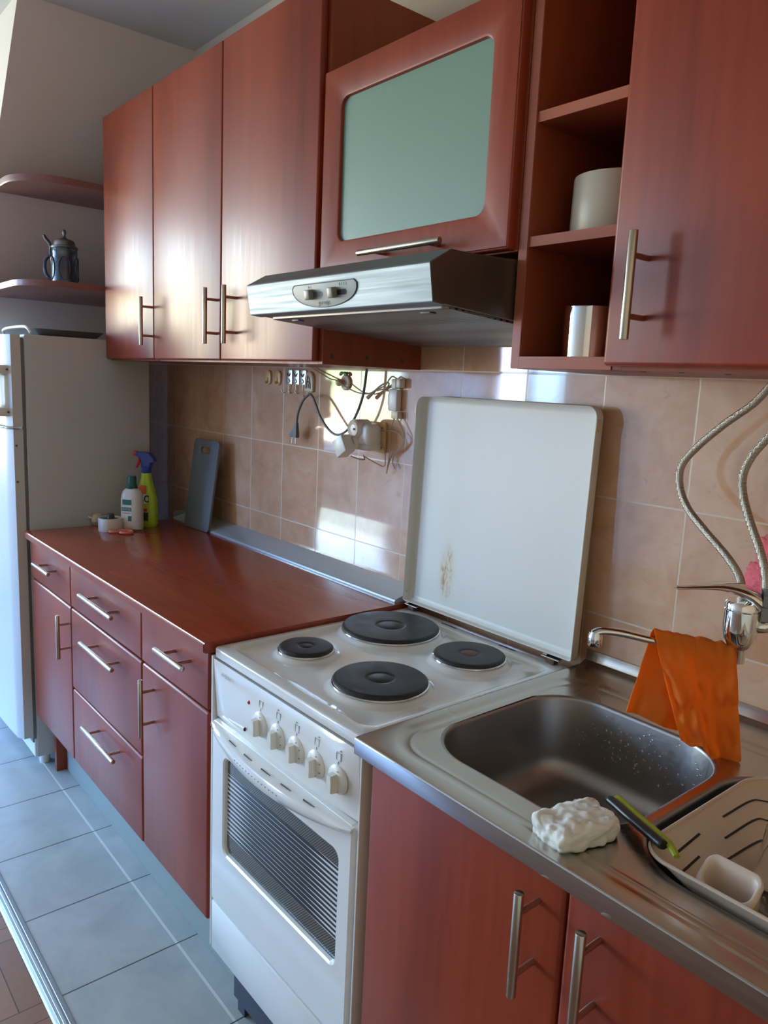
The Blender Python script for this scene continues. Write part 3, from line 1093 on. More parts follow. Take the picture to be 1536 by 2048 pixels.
for cx_ in (-0.036, 0.035):
    c0 = horg + Vector((cx_, 0, 0)) + hup * -0.001
    b = B(); b.plate([rrect(-0.004, 0.034, -0.005, 0.004, 0.004, 4)], lambda u, v, w_: tuple(c0 + Vector((u, 0, 0)) + hup * v + hn * (0.0018 - 0.0003 * w_)))
    slot = b.build('slot', 'dark' if cx_ > 0 else 'ink', cp)
    b = B()
    rot = Matrix((Vector((1, 0, 0)), -hn, hup)).transposed().to_4x4()
    b.box(-0.008, 0.008, -0.012, 0.0, -0.009, 0.009, 0.002, 2)
    b.bm.transform(Matrix.Translation(c0 + hn * 0.002) @ rot)
    b.build('switch', 'switchgrey', cp)
text('lettering', 'gorenje', 0.012, 'ink', cp, face_m(horg + hup * -0.0165 + hn * 0.0017, (1, 0, 0), hup))
text('lettering', '0 1 2 3', 0.0075, 'ink', cp, face_m(horg + Vector((0.060, 0, 0)) + hup * 0.0115 + hn * 0.0017, (1, 0, 0), hup))
text('lettering', '0  1', 0.006, 'ink', cp, face_m(horg + Vector((-0.040, 0, 0)) + hup * 0.0115 + hn * 0.0017, (1, 0, 0), hup))

# ---------------------------------------------------------------- sink unit
s1 = thing('sink_cabinet', 'cherry sink base cabinet with two tall doors and bar handles', 'cabinet', (0.9, -0.3, 0.0))
b = B()
b.box(0.530, 0.548, -0.567, -0.02, 0.0, 0.840)
b.box(1.31, 1.328, -0.567, -0.02, 0.0, 0.840)
b.box(0.548, 1.31, -0.567, -0.02, 0.215, 0.233)
b.build('body', 'carcass', s1)
d = door(s1, 0.530, 0.898, ZB, 0.838, YL, bev=0.006)
bar_handle(d, (0.861, YL - 0.040, 0.686), (0.861, YL - 0.040, 0.825), 0.040, r=0.0062, posts=0.2)
d = door(s1, 0.901, 1.326, ZB, 0.838, YL, bev=0.006)
bar_handle(d, (0.949, YL - 0.040, 0.689), (0.949, YL - 0.040, 0.828), 0.040, r=0.0062, posts=0.2)

sk = thing('kitchen_sink', 'stainless double-bowl sink top with water drops and limescale', 'sink', (0.9, -0.3, 0.842))
SX0, SX1, SY0, SY1 = 0.506, 1.345, -0.601, -0.012
ZR = 0.872
bowl1 = lambda d_: rrect(0.556 + d_, 0.892 - d_, -0.512 + d_, -0.160 - d_, max(0.095 - d_ * 0.6, 0.02), 10)
bowl2 = lambda d_: rrect(0.914 + d_, 1.250 - d_, -0.512 + d_, -0.160 - d_, max(0.095 - d_ * 0.6, 0.02), 10)
outer = rrect(SX0, SX1, SY0, SY1, 0.003, 3)
ro = lambda d_: rrect(0.522 + d_, 1.33 - d_, -0.578 + d_, -0.085 - d_, 0.075 - d_ * 0.5, 10)
b = B()
b.fill([outer, ro(0)], lambda u, v: (u, v, ZR))
z3 = lambda lp_, z: [(u, v, z) for u, v in lp_]
b.loft([z3(ro(0), ZR), z3(ro(0.003), ZR - 0.0008), z3(ro(0.008), ZR - 0.0022), z3(ro(0.012), ZR - 0.003)])
b.loft([z3(ro(0.012), ZR - 0.003), z3(ro(0.020), ZR - 0.003), z3(ro(0.023), ZR - 0.0026), z3(ro(0.027), ZR - 0.0042), z3(ro(0.030), ZR - 0.0045)])
b.fill([ro(0.030), bowl1(-0.006), bowl2(-0.006)], lambda u, v: (u, v, ZR - 0.0045))
# folded front edge, side edges
b.box(SX0, SX0 + 0.001, SY0, SY1, 0.8435, ZR)
b.build('top', 'sinksteel', sk, ang=50)
b = B()
b.loft([[(SX0, SY0, ZR), (SX1, SY0, ZR)], [(SX0, SY0 - 0.0015, ZR - 0.0008), (SX1, SY0 - 0.0015, ZR - 0.0008)], [(SX0, SY0 - 0.002, ZR - 0.003), (SX1, SY0 - 0.002, ZR - 0.003)],
        [(SX0, SY0 - 0.002, 0.845), (SX1, SY0 - 0.002, 0.845)], [(SX0, SY0 + 0.003, 0.8435), (SX1, SY0 + 0.003, 0.8435)]], False)
b.build('front_edge', 'polished', sk, ang=50)
ZL = ZR - 0.0045
for bw, nm in ((bowl1, 'basin'), (bowl2, 'basin')):
    b = B()
    rings = [z3(bw(-0.006), ZL), z3(bw(-0.003), ZL - 0.0005), z3(bw(-0.0008), ZL - 0.002), z3(bw(0.0), ZL - 0.006)]
    D = 0.150
    rings += [z3(bw(0.006), ZL - 0.05), z3(bw(0.012), ZL - D + 0.045)]
    for k in range(1, 9):
        a = PI / 2 * k / 8
        rings.append(z3(bw(0.012 + 0.045 * (1 - math.cos(a))), ZL - D + 0.045 * (1 - math.sin(a))))
    b.loft(rings, True, False, True)
    bo = b.build(nm, 'basinsteel', sk, ang=50)
    cx_ = 0.724 if bw is bowl1 else 1.082
    b = B(); b.lathe([(0.0, -0.003), (0.012, -0.003), (0.030, -0.002), (0.040, 0.001), (0.042, 0.0)], (cx_, -0.336, ZL - D + 0.0015), 32)
    b.build('drain', 'chrome', bo)
# upstand at the wall
b = B()
prof = [(-0.022, ZR), (-0.016, ZR + 0.001), (-0.008, ZR + 0.005), (-0.005, ZR + 0.012), (-0.004, 0.897), (-0.001, 0.8975), (-0.001, ZR)]
b.loft([[(0.503, y, z) for y, z in prof], [(SX1, y, z) for y, z in prof]], True, True, True)
b.build('upstand', 'sinksteel', sk, ang=40)
# water drops clinging to the far wall of the first basin
b = B()
for k in range(90):
    if k < 60:
        x, y = random.uniform(0.66, 0.878), -0.166
        if x > 0.80:
            y = -0.166 - (x - 0.80) ** 2 * 9
        z = random.uniform(0.775, 0.858)
        y -= (0.866 - z) * 0.11
        b.sphere((x, y + 0.0005, z), (random.uniform(0.0008, 0.002), 0.0010, random.uniform(0.0009, 0.0024)), 8, 6)
    else:
        x, y = random.uniform(0.60, 0.80), random.uniform(-0.20, -0.165)
        b.sphere((x, y, ZL - 0.02 - random.uniform(0, 0.06)), 0.001, 6, 4)
o = b.build('water_drops', 'glass', sk)
o['kind'] = 'stuff'

# ---------------------------------------------------------------- stove
st = thing('stove', 'white freestanding electric stove with four hotplates and five knobs', 'stove', (0.25, -0.3, 0.0))
SXA, SXB = 0.002, 0.499
b = B()
b.box(SXA, SXB, -0.560, -0.050, 0.168, 0.842, 0.002, 2)
b.build('body', 'stovegrey', st)
for x0, x1 in ((-0.0052, 0.0018), (0.4992, 0.5035)):
    b = B(); b.box(x0, x1, -0.584, -0.052, 0.170, 0.8415, 0.0012, 2)
    b.build('side_panel', 'stovegrey', st)
b = B()
b.box(0.018, 0.482, -0.535, -0.06, 0.03, 0.168, 0.002, 1)
b.box(0.030, 0.06, -0.530, -0.50, 0.0, 0.03)
b.box(0.44, 0.47, -0.530, -0.50, 0.0, 0.03)
b.box(0.030, 0.06, -0.10, -0.07, 0.0, 0.03)
b.box(0.44, 0.47, -0.10, -0.07, 0.0, 0.03)
b.build('base', 'stoveback', st)
# cooktop: pressed enamel tray with a raised lip, a well and four collars
ct = [0, -0.0]
plates = [(0.1246, -0.4369, 0.0563, 0.030), (0.1155, -0.2012, 0.1097, 0.030), (0.3449, -0.4192, 0.0895, 0.03), (0.3420, -0.1799, 0.0737, 0.03)]
ZTOP = 0.862
lipo = lambda d_: rrect(SXA + d_, SXB - d_, -0.583 + d_, -0.044 - d_, max(0.012 - d_, 0.004), 6)
well = lambda d_: rrect(0.020 + d_, 0.480 - d_, -0.556 + d_, -0.082 - d_, 0.030 - d_ * 0.4, 8)
b = B()
b.loft([z3(lipo(0.001), 0.8425), z3(lipo(0.0), 0.846), z3(lipo(0.0), ZTOP - 0.003), z3(lipo(0.001), ZTOP - 0.001), z3(lipo(0.003), ZTOP)])
b.fill([lipo(0.003), well(0.0)], lambda u, v: (u, v, ZTOP))
b.loft([z3(well(0.0), ZTOP), z3(well(0.002), ZTOP - 0.0006), z3(well(0.008), ZTOP - 0.006), z3(well(0.012), ZTOP - 0.0075)])
b.fill([well(0.012)] + [circle(x, y, r + 0.017, 56) for x, y, r, h in plates], lambda u, v: (u, v, ZTOP - 0.0075))
for x, y, r, h in plates:
    b.loft([z3(circle(x, y, r + 0.017, 56), ZTOP - 0.0075), z3(circle(x, y, r + 0.012, 56), ZTOP - 0.0068), z3(circle(x, y, r + 0.006, 56), ZTOP - 0.001),
            z3(circle(x, y, r + 0.002, 56), ZTOP + 0.001), z3(circle(x, y, r - 0.006, 56), ZTOP + 0.001)])
ck = b.build('cooktop', 'enamel', st, ang=50)
for x0, x1 in ((0.140, 0.190), (0.320, 0.367)):
    b = B(); b.box(x0, x1, -0.0665, -0.0625, ZTOP - 0.001, ZTOP + 0.0006, 0.0005, 1)
    b.build('vent_slot', 'dark', ck)
for i, (x, y, r, h) in enumerate(plates):
    b = B()
    zb = ZTOP + 0.001
    b.lathe([(r + 0.0005, 0.0), (r + 0.002, 0.0015), (r + 0.002, 0.004), (r - 0.001, 0.0052)], (x, y, zb), 56)
    ring_o = b.build('trim_ring', 'chrome', ck)
    b = B()
    ri = r * 0.30
    b.lathe([(r - 0.002, 0.002), (r, 0.005), (r, 0.008), (r - 0.003, 0.0105), (r - 0.0055, 0.0112), (r - 0.007, 0.0113), (ri + 0.0035, 0.0113), (ri + 0.002, 0.0112), (ri, 0.0104), (ri - 0.002, 0.0099), (ri - 0.0035, 0.0098), (0, 0.0098)], (x, y, zb), 56)
    hp = b.build('hotplate', 'iron', st, ang=25)
    b = B(); b.lathe([(ri - 0.004, 0.0), (ri - 0.005, 0.0006), (0.0, 0.0006)], (x, y, zb + 0.0098), 32)
    b.build('hotplate_centre', 'rusty' if i == 3 else 'iron', hp)
# control panel: bulging sheet, lower edge bowed
b = B()
rows = []
NU, NV = 28, 10
for j in range(NV + 1):
    v = j / NV
    row = []
    for i in range(NU + 1):
        u = i / NU
        x = 0.006 + 0.488 * u
        zt, zb = 0.838, 0.712 - 0.010 * math.sin(PI * u)
        z = zt + (zb - zt) * v
        bul = 0.010 * math.sin(PI * min(1, v * 1.0)) ** 0.6 * (min(1, min(u, 1 - u) / 0.10)) ** 0.5
        y = -0.576 - bul - 0.008 * (1 - v)
        row.append((x, y, z))
    rows.append(row)
b.loft(rows, False)
back = [[(p[0], -0.558, p[2]) for p in rows[0]], [(p[0], -0.558, p[2]) for p in rows[-1]]]
b.loft([back[0], rows[0]], False)
b.loft([rows[-1], back[1]], False)
b.loft([[r_[0] for r_ in rows], [(r_[0][0], -0.558, r_[0][2]) for r_ in rows]], False)
b.loft([[(r_[-1][0], -0.558, r_[-1][2]) for r_ in rows], [r_[-1] for r_ in rows]], False)
pn = b.build('control_panel', 'enamel', st, ang=40)
YK = -0.5885
for i, x in enumerate((0.205, 0.266, 0.327, 0.388, 0.450)):
    k0 = Vector((x, YK, 0.772))
    b = B()
    b.lathe([(0.0245, 0.0), (0.0245, 0.003), (0.0225, 0.0055), (0.015, 0.0085), (0.0, 0.0085)], k0, 36, ax=(0, -1, 0))
    kn = b.build('knob', 'knob', st, ang=30)
    b = B()
    # grip bar, wedge shaped, pointing up
    g0 = [(-0.0060, 0.0135), (0.0060, 0.0135), (0.0078, -0.003), (0.0070, -0.0195), (-0.0070, -0.0195), (-0.0078, -0.003)]
    b.loft([[(x + u, YK - 0.006, 0.772 + v) for u, v in g0], [(x + u * 0.9, YK - 0.018, 0.772 + v * 0.94) for u, v in g0], [(x + u * 0.75, YK - 0.0205, 0.772 + v * 0.88) for u, v in g0]], True, False, True)
    b.build('grip', 'knob', kn, ang=30)
    for a in (20, 65, 115, 160):
        if i in (0, 4) and a in (65, 115):
            continue
        b = B()
        ca, sa = math.cos(math.radians(a - 90)), math.sin(math.radians(a - 90))
        b.box(x + ca * 0.0185 - 0.0016, x + ca * 0.0185 + 0.0016, YK - 0.0078, YK - 0.0055, 0.772 + sa * 0.0185 - 0.0005, 0.772 + sa * 0.0185 + 0.0005)
        b.build('marking', 'ink', kn)
    # pictogram above each knob
    b = B()
    zz = 0.8145
    yy = -0.5905
    e = 0.0005
    for (x0, x1, z0, z1) in ((-0.006, 0.006, -0.0095, -0.0091), (-0.006, 0.006, 0.003, 0.0034), (-0.006, -0.0056, -0.0095, 0.0037), (0.0056, 0.006, -0.0095, 0.0037)):
        b.box(x + x0, x + x1, yy, yy + 0.003, zz + z0, zz + z1)
    b.box(x - 0.0006, x + 0.0006, yy - 0.0008, yy + 0.004, zz - 0.0165, zz - 0.0115)
    if i:
        sx_ = -1 if i < 3 else 1
        b.cyl((x + sx_ * 0.0035, yy, zz + 0.0075), (x + sx_ * 0.0035, yy + 0.004, zz + 0.0065), 0.0015, seg=12)
    b.build('pictogram', 'inklight', pn)
for (x, z, m) in ((0.161, 0.800, 'red'), (0.143, 0.737, 'plum')):
    b = B(); b.lathe([(0.0042, 0.0), (0.0040, 0.0015), (0.0026, 0.003), (0.0, 0.0037)], (x, -0.5895 if z > 0.78 else -0.5875, z), 20, ax=(0, -1, 0))
    b.build('indicator_light', m, pn)
text('lettering', 'alfa gram', 0.011, 'inklight', pn, face_m((0.072, -0.5925, 0.8215), (1, 0, 0), (0, 0, 1)))
# oven door
b = B()
b.cw = 0.35
b.plate([rrect(0.006, 0.494, 0.292, 0.708, 0.010, 4), rrect(0.062, 0.452, 0.430, 0.640, 0.014, 6)], lambda u, v, w_: (u, -0.588 + 0.026 * w_, v), 0.006)
od = b.build('oven_door', 'enamel', st, ang=30)
b = B(); b.box(0.055, 0.459, -0.5792, -0.5752, 0.424, 0.646)
wn_ = bpy.data.objects.new('x', None)
bpy.data.objects.remove(wn_)
og = b.build('oven_window', 'ovenglass', od)
og.data.transform(Matrix.Translation(st.location))
og.location = -Vector(st.location)      # keeps the stripe pattern in stove coordinates
# bowed handle above the window
b = B()
rows = []
n = 36
for i in range(n + 1):
    u = i / n
    x = 0.012 + 0.480 * u
    s_ = math.sin(PI * u)
    zt = 0.703 + 0.000 * s_
    zb = 0.697 - 0.034 * math.sin(PI * u ** 0.75) ** 0.7
    out_ = 0.006 + 0.028 * s_ ** 0.8
    y0 = -0.588
    rows.append([(x, y0 + 0.004, zt + 0.002), (x, y0 - out_ * 0.55, zt + 0.001), (x, y0 - out_ * 0.92, zt - 0.004), (x, y0 - out_, zt - 0.010 * min(1, s_ * 3)), (x, y0 - out_ * 0.96, (zt + zb) / 2 - 0.002),
                 (x, y0 - out_ * 0.75, zb + 0.002), (x, y0 - out_ * 0.6, zb), (x, y0 - out_ * 0.4, zb + 0.001), (x, y0 + 0.004, zb + 0.006)])
b.loft(rows, True, True, True)
oh = b.build('oven_handle', 'enamel', od, ang=40)
b = B()
for k in range(14):
    x = 0.158 + k * 0.0118
    u = (x - 0.012) / 0.48
    s_ = math.sin(PI * u)
    y = -0.588 - (0.006 + 0.028 * s_ ** 0.8) * 0.985
    b.cyl((x, y - 0.0006, 0.6875), (x, y + 0.003, 0.6875), 0.0011, seg=8)
b.build('dot_row', 'ink', oh)
for k in range(5):
    x = 0.110 + k * 0.066
    u0, u1 = (x - 0.012) / 0.48, (x + 0.030 - 0.012) / 0.48
    b = B()
    pts = []
    for q in range(6):
        u = u0 + (u1 - u0) * q / 5
        s_ = math.sin(PI * u)
        pts.append((0.012 + 0.48 * u, -0.588 - (0.006 + 0.028 * s_ ** 0.8) * 0.62, 0.7045))
    b.tube(pts, lambda t_: 0.0014 * (1 - 0.5 * t_), 6, 3)
    b.build('vent_slot', 'dark', oh)
b = B(); b.box(0.006, 0.494, -0.586, -0.560, 0.170, 0.288, 0.004, 2)
b.build('drawer', 'enamel', st)
# raised lid leaning by the wall
lid = None
LT = math.atan2(0.015, 0.506)
LM = Matrix.Translation((-0.010, -0.058, 0.8795)) @ Matrix.Rotation(-LT, 4, 'X')
LW, LH = 0.514, 0.508
b = B()
fo = lambda d_: rrect(0.0 + d_, LW - d_, 0.0 + d_, LH - d_, (0.022 - d_ * 0.5, 0.022 - d_ * 0.5, 0.006, 0.006), 8)
lo = lambda lp_, y: [tuple(Vector((u, y, v))) for u, v in lp_]
b.loft([lo(fo(0.001), 0.0), lo(fo(0.0), 0.001), lo(fo(0.0), 0.020), lo(fo(0.002), 0.0235), lo(fo(0.005), 0.025)])
b.fill([fo(0.005)], lambda u, v: (u, 0.025, v))
b.loft([lo(fo(0.001), 0.0), lo(fo(0.0022), 0.001), lo(fo(0.0024), 0.017), lo(fo(0.008), 0.0225), lo(fo(0.016), 0.0232)])
b.fill([fo(0.016)], lambda u, v: (u, 0.0232, v))
b.bm.transform(LM)
ld = b.build('lid', 'lid', st, ang=40)
# lid's own coordinates for the stain
ld.data.transform(Matrix.Translation(st.location))
ld.data.transform(LM.inverted())
ld.matrix_parent_inverse = Matrix.Identity(4)
ld.matrix_local = Matrix.Translation(-Vector(st.location)) @ LM
for x in (0.0, LW):
    b = B()
    b.box(x - 0.002, x + 0.002, -0.001, 0.012, 0.460, 0.484, 0.001, 1)
    b.bm.transform(Matrix.Translation(st.location) @ Matrix.Identity(4))
    oo = bpy.data.objects.new('lid_clip', b.mesh('lid_clip', 'ivory'))
    COL.objects.link(oo)
    oo.data.transform(Matrix.Translation(-Vector(st.location)))
    oo.parent = ld
for x in (0.003, LW - 0.003):
    b = B(); b.cyl((x - 0.0045, 0.011, 0.022), (x + 0.0045, 0.011, 0.022), 0.0028, seg=14)
    oo = bpy.data.objects.new('rivet', b.mesh('rivet', 'whitepl'))
    COL.objects.link(oo)
    oo.parent = ld
for x in (0.022, 0.452):
    b = B()
    b.box(x - 0.018, x + 0.026, -0.064, -0.046, 0.874, 0.8765, 0.0006, 1, rot=Matrix.Rotation(0.12, 4, 'X'))
    b.box(x - 0.016, x - 0.006, -0.062, -0.050, 0.8765, 0.8795, 0.001, 1)
    hg = b.build('hinge', 'chrome', st)
    b = B()
    b.box(x - 0.006, x + 0.014, -0.062, -0.048, 0.862, 0.874, 0.0008, 1)
    b.cyl((x - 0.010, -0.055, 0.866), (x + 0.017, -0.055, 0.866), 0.0028, seg=12)
    b.build('hinge_block', 'rusty', hg)

# ---------------------------------------------------------------- fridge
fg = thing('refrigerator', 'tall white fridge-freezer standing at the left end of the worktop', 'refrigerator', (-1.6, -0.36, 0.0))
FX0, FX1 = -1.880, -1.328
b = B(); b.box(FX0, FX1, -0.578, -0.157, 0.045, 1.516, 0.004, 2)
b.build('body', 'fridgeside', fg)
b = B(); b.box(FX0 + 0.012, FX1 - 0.008, -0.590, -0.578, 0.10, 1.505, 0.002, 1)
b.build('gasket', 'gasket', fg)


def fdoor(z0, z1, name):
    b_ = B()
    n_ = 20
    prof_ = []
    for k in range(n_ + 1):
        u = k / n_
        x = FX0 + (FX1 - FX0) * u
        bow = 0.010 * (1 - (2 * u - 1) ** 2)
        ed = 0.012 * max(0, 1 - min(u, 1 - u) / 0.03) ** 2
        prof_.append((x, -0.632 - bow + ed))
    ring = prof_ + [(FX1, -0.590), (FX0, -0.590)]
    b_.loft([[(x, y, z0) for x, y in ring], [(x, y, z0 + 0.004) for x, y in ring], [(x, y, z1 - 0.004) for x, y in ring], [(x, y, z1) for x, y in ring]], True, True, True)
    return b_.build(name, 'fridge', fg, ang=40)


fd1 = fdoor(1.218, 1.513, 'freezer_door')
fd2 = fdoor(0.125, 1.208, 'fridge_door')
b = B()
b.tube([(FX1 - 0.16, -0.662, 1.2135), (FX1 - 0.02, -0.640, 1.2135), (FX1 + 0.002, -0.605, 1.2135)], 0.004, 8)
b.build('door_hinge', 'chrome', fg)


def fhandle(parent, z0, z1):
    b_ = B()
    b_.cw = 0.4
    b_.plate([rrect(FX1 - 0.115, FX1 - 0.030, z0, z1, 0.014, 6), rrect(FX1 - 0.100, FX1 - 0.052, z0 + 0.035, z1 - 0.035, 0.004, 3)], lambda u, v, w_: (u, -0.672 + 0.022 * w_, v), 0.004)
    for z in (z0 + 0.014, z1 - 0.014):
        b_.box(FX1 - 0.045, FX1 - 0.012, -0.664, -0.612, z - 0.014, z + 0.014, 0.005, 2)
    h_ = b_.build('handle', 'whitepl', parent, ang=30)
    for z in (z0 + 0.014, z1 - 0.014):
        b_ = B(); b_.cyl((FX1 - 0.014, -0.630, z), (FX1 - 0.0105, -0.630, z), 0.004, seg=12)
        b_.build('screw', 'ink', h_)


fhandle(fd1, 1.250, 1.415)
for z in (1.155, 1.035):
    b = B(); b.cyl((FX1 - 0.002, -0.612, z), (FX1 + 0.001, -0.612, z), 0.004, seg=12)
    b.build('screw', 'ink', fd2)
for x in (FX0 + 0.05, FX1 - 0.05):
    for y in (-0.54, -0.20):
        b = B()
        b.cyl((x, y, 0.0), (x, y, 0.046), 0.018, seg=16)
        b.build('foot', 'whitepl', fg)
b = B()
b.box(FX0 + 0.01, FX1 - 0.005, -0.585, -0.560, 0.045, 0.115, 0.003, 1)
b.build('kick_plate', 'whitepl', fg)

# flat tray lying on the fridge
ty = thing('tray', 'flat grey metal tray lying on top of the fridge', 'tray', (-1.58, -0.43, 1.517))
b = B()
to = lambda d_: rrect(-1.80 + d_, -1.36 - d_, -0.535 + d_, -0.300 - d_, 0.018, 5)
b.loft([z3(to(0.022), 1.5172), z3(to(0.004), 1.536), z3(to(0.0), 1.538), z3(to(0.002), 1.5395), z3(to(0.006), 1.5365), z3(to(0.024), 1.5190)], True, True, False)
b.fill([to(0.024)], lambda u, v: (u, v, 1.5190))
b.build('pan', 'pewter', ty)
b = B()
b.tube([(-1.37, -0.545, 1.5225), (-1.39, -0.551, 1.5405), (-1.45, -0.551, 1.5455), (-1.60, -0.551, 1.5455), (-1.70, -0.548, 1.5400), (-1.72, -0.541, 1.5225)], 0.005, 8)
b.build('handle', 'whitepl', ty)

# ---------------------------------------------------------------- shelves on the left wall and stein
def wall_shelf(z0, th, front, label, r):
    bk_ = slope_x(z0 + th) + 0.002 if z0 > 1.69 else CH_X + 0.002
    lp_ = rrect(bk_, front, -0.567, -0.004, (0.002, 0.002, 0.002, r), 12)
    b_ = B(); b_.plate([lp_], lambda u, v, w_: (u, v, z0 + th * w_), 0.001)
    o_ = b_.build('wall_shelf', 'shelfwood', origin=(bk_, -0.28, z0))
    return tag(o_, label, 'shelf', 'rounded wall shelves on the left wall')


wall_shelf(2.014, 0.022, -1.385, 'empty upper mauve wall shelf with a rounded corner', 0.16)
wall_shelf(1.678, 0.020, -1.350, 'lower mauve wall shelf with a rounded corner, carrying the stein', 0.14)

SZ = 1.698
SP = Vector((-1.60, -0.358, SZ))
sn = thing('beer_stein', 'blue-grey relief beer stein with pewter lid on the lower wall shelf', 'stein', SP)
b = B()
b.lathe([(0.0, 0.0), (0.0455, 0.0), (0.0465, 0.006), (0.0452, 0.014), (0.0450, 0.03), (0.0448, 0.05), (0.0438, 0.090), (0.0425, 0.118), (0.0435, 0.124), (0.0435, 0.136), (0.0425, 0.140), (0.040, 0.141), (0.0385, 0.139), (0.0385, 0.02), (0, 0.02)], SP, 40)
bd = b.build('body', 'stein', sn)
for a in (-95, -20, 55, 165):
    b = B()
    pts = []
    for k in range(25):
        t_ = 2 * PI * k / 24
        an = math.radians(a) + 0.45 * math.cos(t_)
        pts.append(SP + Vector((0.0452 * math.cos(an), 0.0452 * math.sin(an), 0.068 + 0.040 * math.sin(t_))))
    b.tube(pts, 0.0020, 6, 2)
    b.build('medallion', 'stein', bd)
hdir = Vector((-0.64, -0.77, 0)).normalized()
b = B()
hp_ = lambda r_, z_: SP + hdir * r_ + Vector((0, 0, z_))
b.tube([hp_(0.040, 0.104), hp_(0.056, 0.112), hp_(0.070, 0.100), hp_(0.074, 0.078), hp_(0.070, 0.052), hp_(0.058, 0.036), hp_(0.042, 0.030)], 0.0065, 10)
b.build('handle', 'stein', sn)
b = B()
b.lathe([(0.0455, 0.1405), (0.0465, 0.143), (0.0455, 0.147), (0.037, 0.150), (0.036, 0.160), (0.033, 0.167), (0.022, 0.172), (0.009, 0.176), (0.005, 0.181), (0.0045, 0.188), (0.007, 0.194), (0.006, 0.201), (0.003, 0.206), (0.0, 0.208)], SP, 36, cap0=True)
b.build('lid', 'pewter', sn)
b = B()
b.tube([hp_(0.050, 0.112), hp_(0.052, 0.130), hp_(0.050, 0.146), hp_(0.056, 0.160), hp_(0.066, 0.172), hp_(0.074, 0.186)], lambda t_: 0.0045 + 0.0025 * math.sin(PI * t_ * t_), 8, flat=0.6)
b.tube([hp_(0.050, 0.146), hp_(0.042, 0.146)], 0.004, 8, smooth=False)
b.build('thumb_lift', 'pewter', sn)
# ---------------------------------------------------------------- things on the worktop
WZ = 0.872
# chopping board leaning on the tiles
b = B()
BW, BH = 0.170, 0.318
lp = rrect(0, BW, 0, BH, 0.016, 6)
hole = rrect(0.052, 0.116, BH - 0.048, BH - 0.026, 0.0105, 6)
b.cw = 0.3
b.plate([lp, hole], lambda u, v, w_: (u, 0.008 * w_, v), 0.0015)
ang_ = math.atan2(0.072, BH)
yaw_ = math.radians(3)
b.bm.transform(Matrix.Translation((-1.170, -0.0985, WZ + 0.0012)) @ Matrix.Rotation(yaw_, 4, 'Z') @ Matrix.Rotation(-ang_ * 0.62, 4, 'X'))
o = b.build('cutting_board', 'cutboard', origin=(-1.085, -0.09, WZ))
tag(o, 'grey speckled cutting board with a handle hole leaning against the tiles', 'cutting board')

# spray bottle
SPB = Vector((-1.222, -0.215, WZ))
vd = Vector((-0.77, -0.64, 0)).normalized()       # nozzle points to the left in the photo
vr = Vector((0.77, 0.64, 0)).normalized()
vn = Vector((0.64, -0.77, 0)).normalized()
# the broad side of the bottle faces the camera


def flat_bottle(prof_, c, ax_u, ax_n, seg=36, e=2.6):
    rings = []
    for (wu, wn2, h, su) in prof_:
        ring = []
        for k in range(seg):
            a = 2 * PI * k / seg
            ca, sa = math.cos(a), math.sin(a)
            q = (abs(ca) ** (2 / e)) * (1 if ca >= 0 else -1), (abs(sa) ** (2 / e)) * (1 if sa >= 0 else -1)
            ring.append(c + ax_u * (q[0] * wu + su) + ax_n * (q[1] * wn2) + Vector((0, 0, h)))
        rings.append(ring)
    return rings


sp = thing('spray_bottle', 'lime green cleaning spray bottle with blue and red trigger head', 'spray bottle', SPB)
b = B()
b.loft(flat_bottle([(0.036, 0.021, 0.0, 0), (0.039, 0.024, 0.004, 0), (0.040, 0.025, 0.02, 0), (0.039, 0.025, 0.07, 0), (0.034, 0.024, 0.11, 0.001), (0.027, 0.021, 0.14, 0.001), (0.020, 0.018, 0.165, 0), (0.017, 0.016, 0.180, 0), (0.016, 0.015, 0.192, 0)], SPB, vr, vn), True, True, True)
bt = b.build('bottle', 'limeplastic', sp)
b = B()
b.lathe([(0.0165, 0.190), (0.0175, 0.192), (0.0170, 0.212), (0.013, 0.216)], SPB, 24, cap0=True, cap1=True)
prof = [(-0.034, 0.250), (-0.036, 0.262), (-0.012, 0.264), (0.012, 0.262), (0.030, 0.245), (0.034, 0.232), (0.020, 0.228), (0.016, 0.212), (-0.014, 0.212), (-0.014, 0.232), (-0.020, 0.244)]
b.loft([[SPB + vr * u + vn * 0.011 + Vector((0, 0, z)) for u, z in prof], [SPB + vr * (u * 0.97) + vn * 0.0125 + Vector((0, 0, z * 0.998)) for u, z in prof],
        [SPB + vr * (u * 0.97) - vn * 0.0125 + Vector((0, 0, z * 0.998)) for u, z in prof], [SPB + vr * u - vn * 0.011 + Vector((0, 0, z)) for u, z in prof]], True, True, True)
b.build('spray_head', 'bluepl', sp)
b = B()
b.cyl(SPB - vr * 0.046 + Vector((0, 0, 0.257)), SPB - vr * 0.034 + Vector((0, 0, 0.257)), 0.009, seg=16)
b.build('nozzle', 'redpl', sp)
b = B()
b.tube([SPB - vr * 0.022 + Vector((0, 0, 0.246)), SPB - vr * 0.028 + Vector((0, 0, 0.228)), SPB - vr * 0.038 + Vector((0, 0, 0.208))], lambda t_: 0.007 - 0.002 * t_, 8)
b.build('trigger', 'redpl', sp)


def label_patch(parent, c, u0, u1, z0, z1, off_n, mat, name='label_patch', curve=0.004):
    b_ = B()
    rows_ = []
    for k in range(9):
        u = u0 + (u1 - u0) * k / 8
        cv = off_n - curve * (u / 0.04) ** 2
        rows_.append([c + vr * u + vn * cv + Vector((0, 0, z0)), c + vr * u + vn * cv + Vector((0, 0, z1)), c + vr * u + vn * (cv - 0.002) + Vector((0, 0, z1)), c + vr * u + vn * (cv - 0.002) + Vector((0, 0, z0))])
    b_.loft(rows_, True, True, True)
    return b_.build(name, mat, parent)


